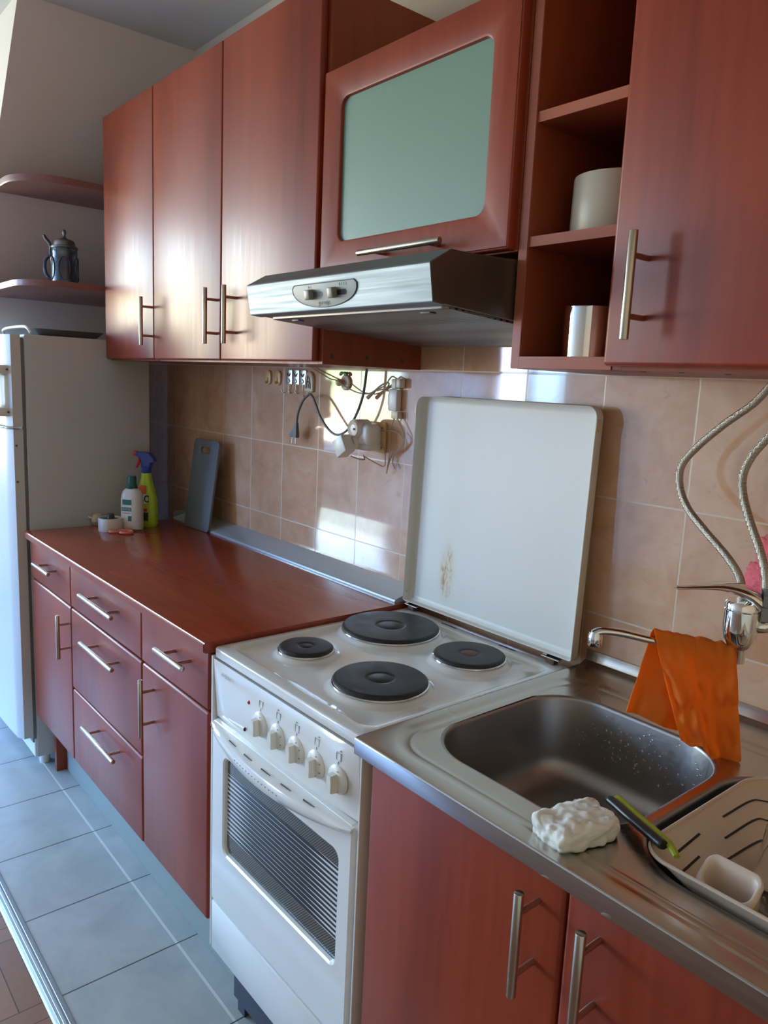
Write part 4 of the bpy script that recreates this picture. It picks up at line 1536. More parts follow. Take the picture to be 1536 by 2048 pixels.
label_patch(bt, SPB, -0.026, 0.010, 0.118, 0.148, 0.0245, 'orangelbl', curve=0.0055)
label_patch(bt, SPB, -0.026, 0.016, 0.084, 0.118, 0.0262, 'paper')
text('lettering', 'AC', 0.034, 'black', bt, face_m(SPB + vr * 0.004 + vn * 0.0268 + Vector((0, 0, 0.100)), vr, (0, 0, 1)), squeeze=0.8, bold=0.0008)
label_patch(bt, SPB, -0.026, 0.018, 0.022, 0.052, 0.0258, 'darklbl')
label_patch(bt, SPB, -0.026, 0.014, 0.056, 0.066, 0.0262, 'redpl')

WB = Vector((-1.178, -0.285, WZ))
wb = thing('cleaner_bottle', 'white cleaner bottle with dark green screw cap in front of the spray bottle', 'bottle', WB)
b = B()
b.loft(flat_bottle([(0.034, 0.022, 0.0, 0), (0.037, 0.025, 0.004, 0), (0.0375, 0.026, 0.02, 0), (0.0375, 0.026, 0.108, 0), (0.036, 0.025, 0.122, 0), (0.030, 0.022, 0.136, 0), (0.018, 0.017, 0.145, 0), (0.016, 0.016, 0.150, 0)], WB, vr, vn), True, True, True)
bt = b.build('bottle', 'bottlewhite', wb)
b = B(); b.lathe([(0.0185, 0.144), (0.019, 0.146), (0.0185, 0.156), (0.0150, 0.160), (0.0150, 0.183), (0.0135, 0.187), (0.0, 0.187)], WB, 28, cap0=True)
b.build('cap', 'tealpl', wb)
label_patch(bt, WB, -0.028, 0.012, 0.030, 0.112, 0.0262, 'paper', curve=0.002)
label_patch(bt, WB, -0.022, 0.011, 0.090, 0.108, 0.0268, 'greenlbl', curve=0.002)
label_patch(bt, WB, -0.026, 0.010, 0.068, 0.081, 0.0268, 'greenlbl', curve=0.002)
label_patch(bt, WB, -0.002, 0.011, 0.034, 0.052, 0.0268, 'greenlbl', curve=0.002)
text('lettering', 'SANYTOL', 0.0095, 'paper', bt, face_m(WB + vr * -0.008 + vn * 0.0275 + Vector((0, 0, 0.0745)), vr, (0, 0, 1)), squeeze=0.8)
text('lettering', 'desinfectante', 0.006, 'pinklbl', bt, face_m(WB + vr * -0.008 + vn * 0.0275 + Vector((0, 0, 0.062)), vr, (0, 0, 1)), squeeze=0.9)

# roll of white tape with a dark cap lying in it
TP = Vector((-1.200, -0.352, WZ))
b = B(); b.lathe([(0.034, 0.0), (0.0405, 0.0), (0.041, 0.001), (0.041, 0.043), (0.0405, 0.044), (0.034, 0.044), (0.0335, 0.043), (0.0335, 0.001), (0.034, 0.0)], TP, 44)
o = b.build('tape_roll', 'tape', origin=TP)
tag(o, 'white roll of wide tape standing before the cleaner bottle', 'tape')
b = B()
b.lathe([(0.0, 0.0), (0.0300, 0.0), (0.031, 0.002), (0.031, 0.036), (0.029, 0.039), (0.013, 0.041), (0.012, 0.044), (0.0120, 0.054), (0.0105, 0.057), (0, 0.0575)], TP + Vector((0.0, 0.0, 0.0003)), 30)
o = b.build('jar_lid', 'black', origin=TP)
tag(o, 'black knobbed lid sitting inside the tape roll', 'lid')
GP = Vector((-1.302, -0.362, WZ))
b = B()
b.lathe([(0.0, 0.001), (0.010, 0.0), (0.020, 0.008), (0.0225, 0.016), (0.019, 0.026), (0.010, 0.031), (0.0045, 0.036), (0.0035, 0.050), (0.0, 0.051)], (0, 0, 0), 28)
for v in b.bm.verts:
    a = math.atan2(v.co.y, v.co.x)
    k = 1 + 0.06 * math.cos(6 * a)
    v.co.x *= k
    v.co.y *= k
b.bm.transform(Matrix.Translation(GP + Vector((0, 0, 0.0215))) @ Matrix.Rotation(math.radians(82), 4, vn) @ Matrix.Translation((0, 0, -0.016)))
o = b.build('garlic_bulb', 'garlic', origin=GP)
tag(o, 'pale garlic bulb lying left of the tape roll', 'garlic')
# scissors
SC = Vector((-1.125, -0.340, WZ))
scs = thing('scissors', 'scissors with salmon pink finger loops pointing under the cleaner bottle', 'scissors', SC)
for k, (dx, dy) in enumerate(((-0.026, -0.014), (0.008, 0.010))):
    b = B()
    c0 = SC + Vector((dx, dy, 0.006))
    pts = [c0 + Vector((0.017 * math.cos(t_) * 0.9, 0.020 * math.sin(t_), 0)) for t_ in [2 * PI * q / 16 for q in range(17)]]
    b.tube(pts, 0.0045, 8, 2)
    b.tube([c0 + Vector((-0.008, 0.017, 0)), SC + Vector((-0.022 - 0.004 * k, 0.040, 0.006))], 0.0042, 8, smooth=False)
    b.build('finger_loop', 'salmon', scs)
b = B()
b.box(-0.004, 0.004, 0.0, 0.085, -0.001, 0.001)
b.bm.transform(Matrix.Translation(SC + Vector((-0.026, 0.036, 0.005))) @ Matrix.Rotation(math.radians(-38), 4, 'Z'))
b.build('blade', 'darklbl', scs)

# ---------------------------------------------------------------- items in the open shelf unit
TB = Vector((0.606, -0.195, 1.6572))
b = B()
b.lathe([(0.0, 0.0), (0.066, 0.0), (0.068, 0.003), (0.0665, 0.090), (0.0655, 0.093), (0.064, 0.092), (0.063, 0.006), (0.0, 0.004)], TB, 48)
o = b.build('bowl', 'tub', origin=TB)
tag(o, 'cream straight-sided bowl on the middle level of the open shelf unit', 'bowl')
MG = Vector((0.590, -0.215, 1.4672))
mg = thing('mug', 'shiny steel mug on the bottom of the open shelf unit', 'mug', MG)
b = B()
b.lathe([(0.0, 0.001), (0.037, 0.0), (0.040, 0.002), (0.0405, 0.080), (0.0412, 0.082), (0.0400, 0.083), (0.0388, 0.080), (0.038, 0.004), (0.0, 0.003)], MG, 44)
b.build('cup', 'chrome', mg)
b = B()
hv = Vector((-0.75, 0.66, 0)).normalized()
b.tube([MG + hv * 0.039 + Vector((0, 0, 0.068)), MG + hv * 0.058 + Vector((0, 0, 0.064)), MG + hv * 0.060 + Vector((0, 0, 0.030)), MG + hv * 0.039 + Vector((0, 0, 0.016))], 0.003, 8, flat=1.6)
b.build('handle', 'chrome', mg)

# ---------------------------------------------------------------- wall items
hk = None
for i, x in enumerate((-0.762, -0.704)):
    t_ = thing('adhesive_hook', ('left' if i == 0 else 'right') + ' one of two yellow adhesive hooks under the upper cabinet', 'hook', (x, -0.001, 1.413), 'yellow adhesive hooks')
    b = B(); b.plate([rrect(x - 0.016, x + 0.016, 1.391, 1.436, 0.013, 6)], lambda u, v, w_: (u, -0.0065 + 0.0055 * w_, v), 0.0015)
    b.build('pad', 'yellowpl', t_)
    b = B(); b.tube([(x, -0.0055, 1.412), (x, -0.007, 1.402), (x, -0.010, 1.397), (x, -0.014, 1.397), (x, -0.015, 1.402)], 0.003, 8)
    b.build('prong', 'yellowpl', t_)
for i, x in enumerate((-0.640, -0.602, -0.565)):
    t_ = thing('metal_hook', ('leftmost', 'middle', 'rightmost')[i] + ' of three blue-grey patterned plate hooks on the tiles', 'hook', (x, -0.001, 1.417), 'metal plate hooks on the tiles')
    b = B()
    lp = rrect(x - 0.0165, x + 0.0165, 1.395, 1.440, 0.003, 3)
    lp = [(u + (0.004 if abs(v - 1.417) < 0.012 else 0) * (-1 if u > x else 1), v) for u, v in lp]
    b.plate([lp], lambda u, v, w_: (u, -0.004 + 0.003 * w_, v), 0.0008)
    pl = b.build('plate', 'alu', t_)
    b = B()
    b.tube([(x - 0.009, -0.0045, 1.428), (x, -0.006, 1.420), (x + 0.008, -0.0045, 1.429)], 0.0014, 6)
    b.tube([(x, -0.005, 1.412), (x + 0.006, -0.005, 1.404), (x - 0.004, -0.005, 1.400)], 0.0012, 6)
    b.build('relief', 'gasket', pl)
    b = B(); b.tube([(x + 0.003, -0.004, 1.398), (x + 0.003, -0.006, 1.378), (x - 0.001, -0.013, 1.370), (x - 0.010, -0.019, 1.371), (x - 0.014, -0.021, 1.379)], 0.0017, 8)
    b.build('prong', 'chrome', t_)
# arched plaque with a hook
pq = thing('plaque_hook', 'arched white plaque hook with dark drawing holding the grey cord', 'hook', (-0.528, -0.001, 1.40))
b = B()
arch = [(-0.021, -0.022), (0.021, -0.022)] + [(0.021 * math.cos(a), 0.012 + 0.024 * math.sin(a)) for a in [PI * k / 14 for k in range(15)]]
b.plate([arch], lambda u, v, w_: (-0.528 + u, -0.008 + 0.007 * w_, 1.400 + v), 0.0015)
p1 = b.build('plaque', 'ivory', pq)
b = B()
b.tube([(-0.540, -0.0085, 1.386), (-0.536, -0.0085, 1.405), (-0.531, -0.0085, 1.424)], 0.0014, 6)
b.tube([(-0.518, -0.0085, 1.386), (-0.519, -0.0085, 1.402), (-0.526, -0.0085, 1.420)], 0.0014, 6)
b.tube([(-0.537, -0.0085, 1.400), (-0.529, -0.0085, 1.407), (-0.519, -0.0085, 1.398)], 0.0012, 6)
b.sphere((-0.528, -0.0085, 1.394), (0.004, 0.001, 0.006), 12, 8)
b.build('drawing', 'darklbl', p1)
b = B(); b.box(-0.546, -0.510, -0.009, -0.001, 1.376, 1.3785, 0.001, 1)
b.tube([(-0.528, -0.007, 1.379), (-0.528, -0.009, 1.366), (-0.528, -0.020, 1.360), (-0.528, -0.026, 1.368)], 0.0026, 8)
b.build('prong', 'ivory', pq)
# apple hook
ap = thing('apple_hook', 'round apple-shaped wall hook with green leaves holding the thin cable', 'hook', (-0.356, -0.001, 1.41))
b = B(); b.lathe([(0.021, 0.0), (0.0215, 0.003), (0.019, 0.006), (0.013, 0.007), (0.009, 0.005), (0.0, 0.0048)], (-0.352, -0.001, 1.409), 32, ax=(0, -1, 0))
b.build('disc', 'ivory', ap)
b = B(); b.sphere((-0.366, -0.016, 1.408), (0.010, 0.009, 0.010), 18, 12)
b.tube([(-0.366, -0.004, 1.406), (-0.366, -0.016, 1.404)], 0.004, 8, smooth=False)
b.build('knob', 'apple', ap)
b = B()
for sx_ in (-1, 1):
    b.sphere((-0.357 + sx_ * 0.009, -0.009, 1.433), (0.010, 0.002, 0.0055), 12, 8, rot=Matrix.Rotation(sx_ * 0.35, 4, 'Y'))
b.build('leaf', 'leafgreen', ap)
# grey appliance cord with euro plug, draped over the plaque hook
cord = thing('power_cord', 'dark grey cord with a two-pin plug draped over the plaque hook', 'power cord', (-0.40, -0.03, 1.35))
b = B()
b.tube([(-0.552, -0.030, 1.279), (-0.545, -0.030, 1.314), (-0.524, -0.028, 1.350), (-0.506, -0.024, 1.366), (-0.490, -0.026, 1.370), (-0.470, -0.030, 1.362), (-0.447, -0.034, 1.340), (-0.417, -0.038, 1.308), (-0.374, -0.038, 1.276), (-0.334, -0.038, 1.266), (-0.290, -0.038, 1.283), (-0.256, -0.038, 1.322), (-0.233, -0.036, 1.369), (-0.226, -0.034, 1.409), (-0.222, -0.033, 1.447)], 0.0034, 8)
b.build('cable', 'greycord', cord)
b = B()
b.loft([[(-0.552 + a * 0.004, -0.030 + c * 0.004, 1.284) for a, c in ((-1, -1), (1, -1), (1, 1), (-1, 1))], [(-0.554 + a * 0.007, -0.030 + c * 0.0045, 1.270) for a, c in ((-1, -1), (1, -1), (1, 1), (-1, 1))],
        [(-0.562 + a * 0.017, -0.030 + c * 0.006, 1.248) for a, c in ((-1, -1), (1, -1), (1, 1), (-1, 1))], [(-0.563 + a * 0.017, -0.030 + c * 0.006, 1.240) for a, c in ((-1, -1), (1, -1), (1, 1), (-1, 1))]], True, True, True)
pg = b.build('plug', 'greycord', cord)
for dx in (-0.0095, 0.0095):
    b = B(); b.cyl((-0.563 + dx, -0.030, 1.240), (-0.565 + dx, -0.030, 1.222), 0.0021, seg=10)
    b.build('pin', 'brass', pg)
# thin cable from under the cabinet, over the apple hook, to the inline switch
cb = thing('switch_cable', 'thin beige cable with an inline switch looped on the tiles', 'cable', (-0.2, -0.02, 1.38))
b = B()
b.tube([(-0.509, -0.010, 1.4465), (-0.455, -0.012, 1.430), (-0.405, -0.016, 1.417), (-0.371, -0.022, 1.414), (-0.338, -0.018, 1.400), (-0.294, -0.014, 1.386), (-0.256, -0.014, 1.382), (-0.230, -0.014, 1.384), (-0.195, -0.014, 1.396), (-0.165, -0.014, 1.408), (-0.150, -0.014, 1.424), (-0.138, -0.014, 1.430), (-0.120, -0.014, 1.424)], 0.0019, 6)
b.tube([(-0.222, -0.014, 1.379), (-0.196, -0.016, 1.398), (-0.166, -0.016, 1.412), (-0.150, -0.016, 1.412), (-0.160, -0.016, 1.400), (-0.200, -0.014, 1.392)], 0.0022, 6)
b.tube([(-0.175, -0.014, 1.395), (-0.150, -0.014, 1.393), (-0.128, -0.014, 1.400)], 0.0019, 6)
b.build('cable', 'wire', cb)
b = B(); b.tube([(-0.236, -0.015, 1.372), (-0.215, -0.015, 1.386), (-0.198, -0.015, 1.396)], lambda t_: 0.0055 - 0.003 * t_, 8)
b.build('sleeve', 'wire', cb)
b = B()
b.tube([(-0.127, -0.012, 1.324), (-0.138, -0.014, 1.293), (-0.134, -0.016, 1.240), (-0.146, -0.014, 1.182), (-0.141, -0.014, 1.200), (-0.126, -0.012, 1.237), (-0.098, -0.012, 1.250), (-0.083, -0.014, 1.278), (-0.095, -0.012, 1.300), (-0.116, -0.012, 1.325)], 0.0017, 6)
b.tube([(-0.202, -0.050, 1.222), (-0.175, -0.030, 1.206), (-0.153, -0.016, 1.200), (-0.160, -0.014, 1.243), (-0.190, -0.016, 1.274), (-0.178, -0.018, 1.286), (-0.139, -0.016, 1.292), (-0.104, -0.014, 1.288), (-0.083, -0.014, 1.268), (-0.100, -0.012, 1.245), (-0.122, -0.012, 1.232), (-0.128, -0.010, 1.210), (-0.118, -0.010, 1.196)], 0.0016, 6)
b.build('cable', 'wire', cb)
b = B(); b.box(-0.147, -0.113, -0.020, -0.002, 1.343, 1.398, 0.004, 2)
sw = b.build('switch_body', 'whitepl', cb)
b = B(); b.box(-0.1505, -0.1455, -0.018, -0.006, 1.357, 1.386, 0.002, 2)
b.build('rocker', 'whitepl', sw)
b = B(); b.box(-0.137, -0.120, -0.019, -0.002, 1.399, 1.424, 0.002, 2)
b.box(-0.118, -0.102, -0.020, -0.002, 1.402, 1.426, 0.003, 2)
b.build('clamp', 'whitepl', cb)
b = B(); b.box(-0.134, -0.108, -0.018, -0.002, 1.324, 1.342, 0.002, 2)
b.build('clamp', 'ivory', cb)
# wall socket with multi-way adapter and a charger
ws = thing('wall_socket', 'yellowed square wall socket on the tiles behind the white adapter', 'socket', (-0.205, -0.001, 1.27))
b = B(); b.box(-0.246, -0.166, -0.010, -0.0008, 1.230, 1.310, 0.004, 2)
sp_ = b.build('plate', 'yellowpl', ws)
for z in (1.296, 1.244):
    b = B(); b.cyl((-0.175, -0.0112, z), (-0.175, -0.009, z), 0.0022, seg=10)
    b.build('screw', 'ink', sp_)
ad = thing('socket_adapter', 'chunky off-white three-way socket adapter plugged into the wall socket', 'adapter', (-0.21, -0.03, 1.27))
b = B()
b.box(-0.240, -0.172, -0.060, -0.0105, 1.236, 1.300, 0.010, 3)
b.cyl((-0.216, -0.076, 1.292), (-0.216, -0.028, 1.292), 0.0245, seg=36, bev=0.003)
b.cyl((-0.228, -0.076, 1.258), (-0.228, -0.028, 1.258), 0.0215, seg=36, bev=0.003)
b.box(-0.225, -0.165, -0.066, -0.020, 1.250, 1.306, 0.012, 3)
a1 = b.build('housing', 'whitepl', ad)
b = B(); b.lathe([(0.0, -0.0005), (0.0175, 0.0), (0.0190, 0.0010), (0.0205, 0.0012)], (-0.216, -0.0762, 1.292), 32, ax=(0, -1, 0))
b.lathe([(0.0205, 0.0), (0.0212, 0.0015), (0.0225, 0.0)], (-0.216, -0.0762, 1.292), 32, ax=(0, -1, 0))
s2_ = b.build('socket_face', 'ivory', a1)
b = B(); b.cyl((-0.210, -0.0785, 1.291), (-0.210, -0.0765, 1.291), 0.0028, seg=12)
b.build('pin_hole', 'dark', s2_)
ch = thing('charger', 'small white charger plug hanging from the socket adapter', 'charger', (-0.225, -0.09, 1.25))
b = B()
rm = Matrix.Rotation(math.radians(-32), 4, 'Y')
b.box(-0.250, -0.205, -0.112, -0.078, 1.222, 1.270, 0.004, 2, rot=rm)
b.build('housing', 'whitepl', ch)
b = B(); b.tube([(-0.206, -0.088, 1.222), (-0.196, -0.074, 1.216), (-0.186, -0.058, 1.214), (-0.200, -0.050, 1.223)], 0.0018, 6)
b.build('cable', 'wire', ch)

# ---------------------------------------------------------------- faucet, hoses, cloth
FB = Vector((0.861, -0.135, 1.073))
fa = thing('faucet', 'chrome wall-hung mixer tap with side lever and long swivel spout', 'faucet', FB)
b = B()
b.lathe([(0.0, -0.062), (0.0115, -0.062), (0.012, -0.060), (0.012, -0.042), (0.0125, -0.040), (0.018, -0.036), (0.024, -0.024), (0.0262, -0.008), (0.0262, 0.022), (0.0250, 0.0235), (0.0262, 0.025), (0.0262, 0.032), (0.0235, 0.036), (0.0, 0.036)], FB + Vector((0, 0, 0.0)), 40)
b.build('body', 'chrome', fa)
ldir = Vector((-0.80, -0.60, 0)).normalized()
b = B()
# dome cap flowing into a flat lever
pts = [FB - ldir * 0.022 + Vector((0, 0, 0.036)), FB + Vector((0, 0, 0.050)), FB + ldir * 0.030 + Vector((0, 0, 0.056)), FB + ldir * 0.064 + Vector((0, 0, 0.053)), FB + ldir * 0.099 + Vector((0, 0, 0.047))]
PP = catmull(pts, 8)
rings = []
for i, p_ in enumerate(PP):
    t_ = i / (len(PP) - 1)
    wdt = 0.0235 * (1 - t_) ** 0.55 + 0.0065
    if i == 0:
        wdt = 0.014
    hgt = 0.013 * (1 - t_) ** 1.6 + 0.0028
    sd = Vector((0, 0, 1)).cross(ldir)
    rings.append([p_ + sd * (wdt * math.cos(2 * PI * k / 20)) + Vector((0, 0, hgt * math.sin(2 * PI * k / 20))) for k in range(20)])
b.loft(rings, True, True, True)
b.build('lever', 'chrome', fa)
b = B()
b.tube([FB + Vector((-0.004, -0.004, -0.052)), FB + Vector((-0.045, -0.043, -0.046)), (0.765, -0.226, 1.036), (0.734, -0.256, 1.043), (0.712, -0.277, 1.044), (0.702, -0.287, 1.038)], lambda t_: 0.0095 - 0.001 * t_, 16, flat=0.72)
so = b.build('spout', 'chrome', fa)
b = B(); b.lathe([(0.0, -0.015), (0.0095, -0.015), (0.0108, -0.013), (0.0112, 0.0), (0.0095, 0.008)], (0.7045, -0.284, 1.033), 24, cap1=True)
b.build('aerator', 'chrome', so)
b = B()
b.tube([FB + Vector((0.016, 0.004, 0.000)), FB + Vector((0.030, 0.010, 0.002)), FB + Vector((0.038, 0.024, 0.006)), FB + Vector((0.038, 0.090, 0.008)), FB + Vector((0.038, 0.134, 0.008))], 0.011, 16)
b.lathe([(0.026, 0.0), (0.024, 0.006), (0.013, 0.010)], FB + Vector((0.038, 0.1335, 0.008)), 28, ax=(0, -1, 0))
b.build('wall_inlet', 'chrome', fa)
b = B()
NP = FB + Vector((0.028, 0.012, 0.020))
b.cyl(NP + Vector((0, 0, -0.01)), NP + Vector((0, 0, 0.012)), 0.0115, seg=6)
b.cyl(NP + Vector((0, 0, 0.014)), NP + Vector((0, 0, 0.030)), 0.0105, seg=6)
b.cyl(NP + Vector((0, 0, 0.011)), NP + Vector((0, 0, 0.040)), 0.0078, seg=20)
b.build('hose_nut', 'pewter', fa)
hz = [((0.832, -0.055, 1.4465), (0.816, -0.055, 1.425), (0.798, -0.055, 1.404), (0.759, -0.058, 1.371), (0.719, -0.062, 1.330), (0.699, -0.068, 1.297), (0.703, -0.074, 1.262), (0.728, -0.086, 1.229), (0.768, -0.098, 1.199), (0.816, -0.108, 1.164), (0.840, -0.110, 1.135), (0.848, -0.112, 1.100)),
      ((0.874, -0.055, 1.4465), (0.866, -0.055, 1.405), (0.833, -0.060, 1.356), (0.815, -0.068, 1.324), (0.809, -0.076, 1.295), (0.816, -0.084, 1.265), (0.838, -0.096, 1.225), (0.863, -0.108, 1.187), (0.880, -0.118, 1.155), (0.888, -0.123, 1.125))]
lab = ['left braided steel water hose bowing out and ending behind the tap lever', 'right braided steel water hose ending in the metal nut beside the tap']
for k in range(2):
    b = B(); b.tube(hz[k], 0.0064, 14, 10)
    o = b.build('flexible_hose', 'braid', origin=hz[k][0])
    tag(o, lab[k], 'hose', 'braided hoses to the tap')

# orange cloth over the spout
def cloth_mesh():
    A_ = FB + Vector((-0.002, -0.010, -0.050))
    Z_ = Vector((0.768, -0.2235, 1.0360))
    al = (Z_ - A_)
    alu = al.normalized()
    side_ = Vector((alu.y, -alu.x, 0)).normalized()     # towards the viewer side
    if side_.dot(Vector((1, -0.6, 0))) < 0:
        side_ = -side_
    rows_ = []
    NUc, NVc = 64, 60
    for i in range(NUc + 1):
        u = i / NUc
        row = []
        for j in range(-NVc // 2 - 6, NVc + 1):
            v = j / NVc
            top = A_ + al * u + Vector((0, 0, 0.0150))
            if v >= 0:
                # front sheet
                Lf = 0.152 + 0.016 * math.sin(PI * min(1, u * 1.35 + 0.12)) + 0.003 * math.sin(u * 17)
                h = Lf * v
                spread = -(0.019 + 0.032 * u) * v
                fold = 0.005 * math.sin(u * 9 + 1.0 + v * 1.5) * (0.25 + 0.75 * v) + 0.0015 * math.sin(u * 30 + 2 * v) + 0.007 * noise.noise(Vector((u * 7, v * 7, 3.1)))
                out2 = 0.0135 * math.sin(min(1, v * 11) * PI / 2) + fold * min(1, v * 4) + 0.022 * v
            else:
                w_ = -v / 0.6
                Lb = 0.152 + 0.006 * math.sin(u * 5)
                h = Lb * w_
                spread = 0.008 * w_ + u * 0.016 * w_
                fold = 0.006 * math.sin(u * 10 + 2) * w_ + 0.004 * noise.noise(Vector((u * 7, v * 7, 9.1)))
                out2 = -0.0135 * math.sin(min(1, w_ * 11) * PI / 2) + fold - 0.010 * w_
            rnd_ = 0.010 * (1 - min(1, abs(v) * 9)) 
            p_ = top + side_ * out2 + alu * spread + Vector((0, 0, -h + (rnd_ - 0.010)))
            bunch = (0.0022 * math.sin(u * 38 + 2 * math.sin(u * 9)) + 0.002 * noise.noise(Vector((u * 12, 0, 0)))) * math.exp(-(abs(v) * 6) ** 2) * (1 if u < 0.5 else 0.3)
            p_ += Vector((0, 0, bunch + 0.003))
            row.append(p_)
        rows_.append(row)
    return rows_


b = B()
b.loft(cloth_mesh(), False)
o = b.build('cloth', 'cloth', ang=180, origin=(0.81, -0.19, 1.03))
md = o.modifiers.new('thick', 'SOLIDIFY')
md.thickness = 0.0015
md.offset = 0
tag(o, 'bright orange cleaning cloth hanging over the tap spout', 'cloth')

# pink scrubber behind the right hose
SPG = Vector((0.864, -0.022, 1.138))
b = B()
for (dx, dz, r) in ((0.0, 0.030, 0.040), (-0.012, -0.018, 0.042), (0.030, 0.0, 0.040), (0.032, 0.045, 0.034), (0.03, -0.035, 0.032)):
    t = bmesh.new()
    bmesh.ops.create_icosphere(t, subdivisions=5, radius=1)
    for v in t.verts:
        nn = noise.noise(v.co * 9 + Vector((dx * 50, dz * 50, 0))) * 0.14 + noise.noise(v.co * 22) * 0.20
        v.co *= (1 + nn)
    b._merge(t, Matrix.Translation(SPG + Vector((dx, 0, dz))) @ Matrix.Diagonal((r, 0.018, r, 1)))
o = b.build('scrubber', 'scrub', ang=180, origin=SPG)
tag(o, 'fluffy pink mesh scrubber hanging on the tiles behind the hose', 'scrubber')

# ---------------------------------------------------------------- things on the sink
# lumpy white block
b = B()
t = bmesh.new()
bmesh.ops.create_cube(t, size=2)
bmesh.ops.subdivide_edges(t, edges=list(t.edges), cuts=26, use_grid_fill=True)
for v in t.verts:
    c = v.co.copy()
    e = 5
    L_ = (abs(c.x) ** e + abs(c.y) ** e + abs(c.z) ** e) ** (1 / e)
    c = c / L_
    top_ = max(0, c.z)
    cz_ = Vector((c.x, c.y * 1.6, c.z * 0.5))
    n1 = noise.noise(cz_ * 1.5 + Vector((3, 1, 7)))
    n2 = noise.noise(cz_ * 3.2 + Vector((1, 8, 2)))
    n3 = noise.noise(cz_ * 8.0)
    k = 1 + 0.11 * n1 + 0.06 * n2 + 0.018 * n3
    rid = abs(noise.noise(cz_ * 1.6 + Vector((5, 5, 5))))
    c = Vector((c.x * k, c.y * k, c.z * (1 + 0.20 * n1 + 0.22 * n2) - 0.30 * top_ * max(0, 0.10 - rid) * 6))
    v.co = c
    if v.co.z < -0.85:
        v.co.z = -0.85
t.transform(Matrix.Diagonal((0.032, 0.051, 0.0165, 1)))
mnz = min(v.co.z for v in t.verts)
WP = Vector((0.868, -0.533, ZL))
b._merge(t, Matrix.Translation(WP + Vector((0, 0, -mnz + 0.001))) @ Matrix.Rotation(math.radians(-12), 4, 'Z'))
o = b.build('sponge', 'spongew', ang=180, origin=WP)
tag(o, 'crumpled white spongy block lying at the front of the sink', 'sponge')

# black and green utensil
ut = thing('kitchen_utensil', 'black and lime green handled utensil propped on the drainer rim', 'utensil', (0.91, -0.46, 0.88))
b = B()
b.tube([(0.852, -0.440, 0.8790), (0.866, -0.446, 0.8800), (0.905, -0.465, 0.8830), (0.950, -0.486, 0.8870), (0.962, -0.491, 0.8880)], lambda t_: 0.0072 * min(1, 0.8 + 2 * t_) * min(1, 0.85 + 2.5 * (1 - t_)), 14, flat=0.8)
b.build('grip', 'black', ut)
b = B()
b.tube([(0.858, -0.429, 0.8790), (0.905, -0.452, 0.8825), (0.955, -0.477, 0.8870), (0.972, -0.489, 0.8880), (0.982, -0.497, 0.8870)], lambda t_: 0.0062 - 0.002 * t_, 10, flat=0.7)
b.build('spine', 'olive', ut)

# dish drainer basket over the second basin
dr = thing('dish_drainer', 'beige slotted plastic drainer basket resting in the second basin', 'dish drainer', (1.10, -0.33, 0.80))
RIM = 0.8775
dl = lambda d_: rrect(0.938 + d_, 1.262 - d_ * 0.3, -0.508 + d_ * 0.25, -0.170 - d_ * 0.45, (0.07, 0.075 - d_ * 0.25, 0.040 - d_ * 0.15, 0.04), 14)
levels = [(0.0, 0.0)] + [(0.004 + 0.0025 * k, -0.0015 - 0.00155 * k) for k in range(0, 41)]
b = B()
bm = b.bm
rgs = [[bm.verts.new((u, v, RIM + dz)) for u, v in dl(d_)] for d_, dz in levels]
nr = len(rgs[0])
for li in range(len(rgs) - 1):
    d_ = levels[li][0]
    for i in range(nr):
        j = (i + 1) % nr
        u, v = dl(d_)[i]
        u2, v2 = dl(d_)[j]
        mx_, my_ = (u + u2) / 2, (v + v2) / 2
        bm.faces.new((rgs[li][i], rgs[li][j], rgs[li + 1][j], rgs[li + 1][i]))
# bottom
bt_lp = dl(levels[-1][0])
bb = [rgs[-1][i] for i in range(nr)]
bm.faces.new(bb)
from mathutils.bvhtree import BVHTree
bvh = BVHTree.FromBMesh(b.bm)
bk = b.build('basket', 'beige', dr, ang=50)
b = B()
# rolled rim lip
rp = [(u, v, RIM + 0.0005) for u, v in dl(0.0)]
b.tube(rp + [rp[0]], 0.0026, 8, smooth=False)
b.build('rim', 'beige', dr)
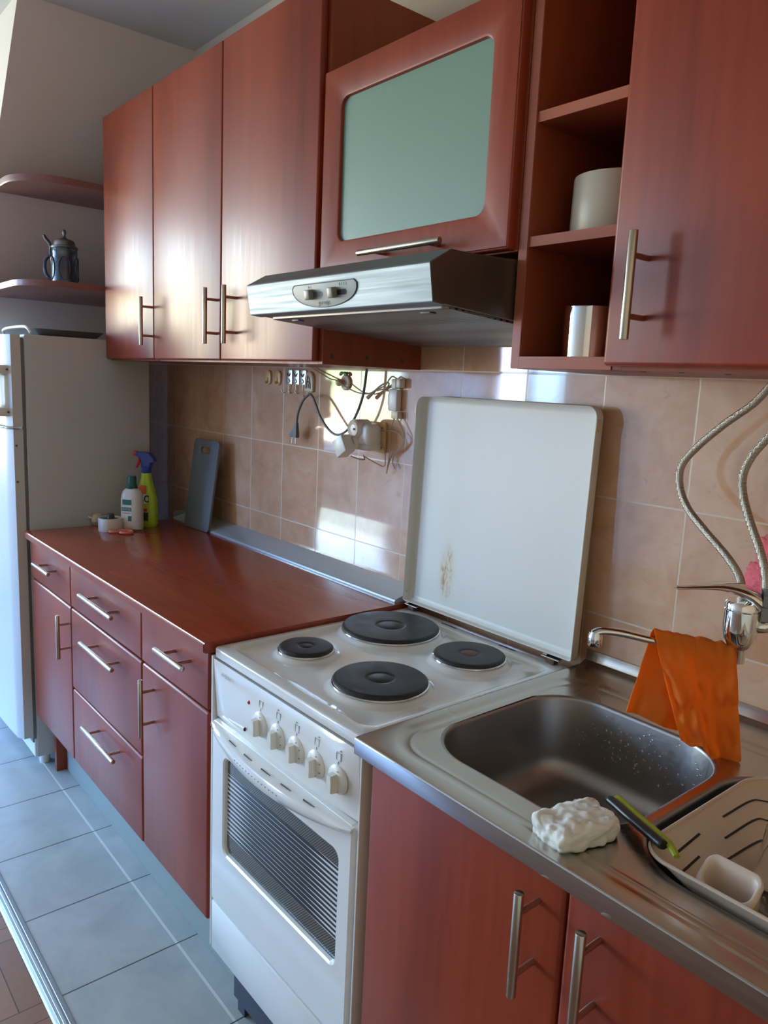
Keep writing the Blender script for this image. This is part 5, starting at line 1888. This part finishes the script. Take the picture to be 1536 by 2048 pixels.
# dark strips painting in the shade of slot openings along the sloping side
for seq in ([(0.961, -0.459), (0.958, -0.396)], [(0.978, -0.477), (0.975, -0.426)], [(0.992, -0.484), (0.991, -0.455)], [(1.006, -0.486), (1.006, -0.468)],
            [(0.957, -0.333), (0.959, -0.262), (0.966, -0.238), (0.985, -0.218), (1.02, -0.208), (1.06, -0.206)],
            [(0.975, -0.361), (0.977, -0.285), (0.984, -0.262), (1.002, -0.243), (1.04, -0.236), (1.07, -0.235)],
            [(0.992, -0.389), (0.996, -0.31), (1.004, -0.288), (1.02, -0.272), (1.06, -0.266)]):
    P3 = []
    for p_ in catmull([(x, y, 0) for x, y in seq], 8) if len(seq) > 2 else [Vector((seq[0][0], seq[0][1], 0)).lerp(Vector((seq[1][0], seq[1][1], 0)), q / 6) for q in range(7)]:
        hit = bvh.ray_cast(Vector((p_.x, p_.y, 1.0)), Vector((0, 0, -1)))
        P3.append((p_.x, p_.y, (hit[0].z if hit[0] else RIM - 0.02) + 0.0002))
    b = B()
    b.tube(P3, 0.0021, 6, smooth=False, flat=0.35)
    b.build('slot', 'dark', bk)
# plate fins
for k in range(5):
    b = B()
    x = 1.085 + 0.022 * k
    b.box(x, x + 0.004, -0.486, -0.440, 0.812, 0.868, 0.0018, 2)
    b.build('fin', 'beige', dr)

cu = thing('cutlery_cup', 'rounded beige cutlery cup standing in the drainer near the front rim', 'cutlery holder', (1.036, -0.486, 0.8175))
b = B()
CU = Vector((1.036, -0.478, 0.8175))
cl_ = lambda d_: rrect(CU.x - 0.032 + d_, CU.x + 0.032 - d_, CU.y - 0.018 + d_, CU.y + 0.018 - d_, 0.012 - d_ * 0.5, 8)


def cupz(lp_, z):
    # the rim is cut lower at the front than at the back
    return [(u, v, CU.z + z * (1 + 0.20 * (v - CU.y) / 0.018)) for u, v in lp_]


b.loft([z3(cl_(0.003), CU.z), z3(cl_(0.001), CU.z + 0.004), cupz(cl_(0.0), 0.055), cupz(cl_(-0.0015), 0.0590), cupz(cl_(-0.0008), 0.0615), cupz(cl_(0.001), 0.063), cupz(cl_(0.003), 0.063), cupz(cl_(0.005), 0.061), cupz(cl_(0.006), 0.056), z3(cl_(0.007), CU.z + 0.006)], True, True, True)
b.build('cup', 'beige', cu)

GL = Vector((1.056, -0.375, 0.8165))
gl = None
b = B()
b.lathe([(0.034, 0.0), (0.0348, 0.002), (0.030, 0.060), (0.0265, 0.094), (0.024, 0.099), (0.0, 0.100), (0.0, 0.096), (0.0225, 0.094), (0.0245, 0.088), (0.028, 0.056), (0.0325, 0.002), (0.034, 0.0)], GL, 40)
o = b.build('drinking_glass', 'glass', origin=GL)
tag(o, 'clear drinking glass standing upside down in the drainer basket', 'glass')

bpy.context.view_layer.update()
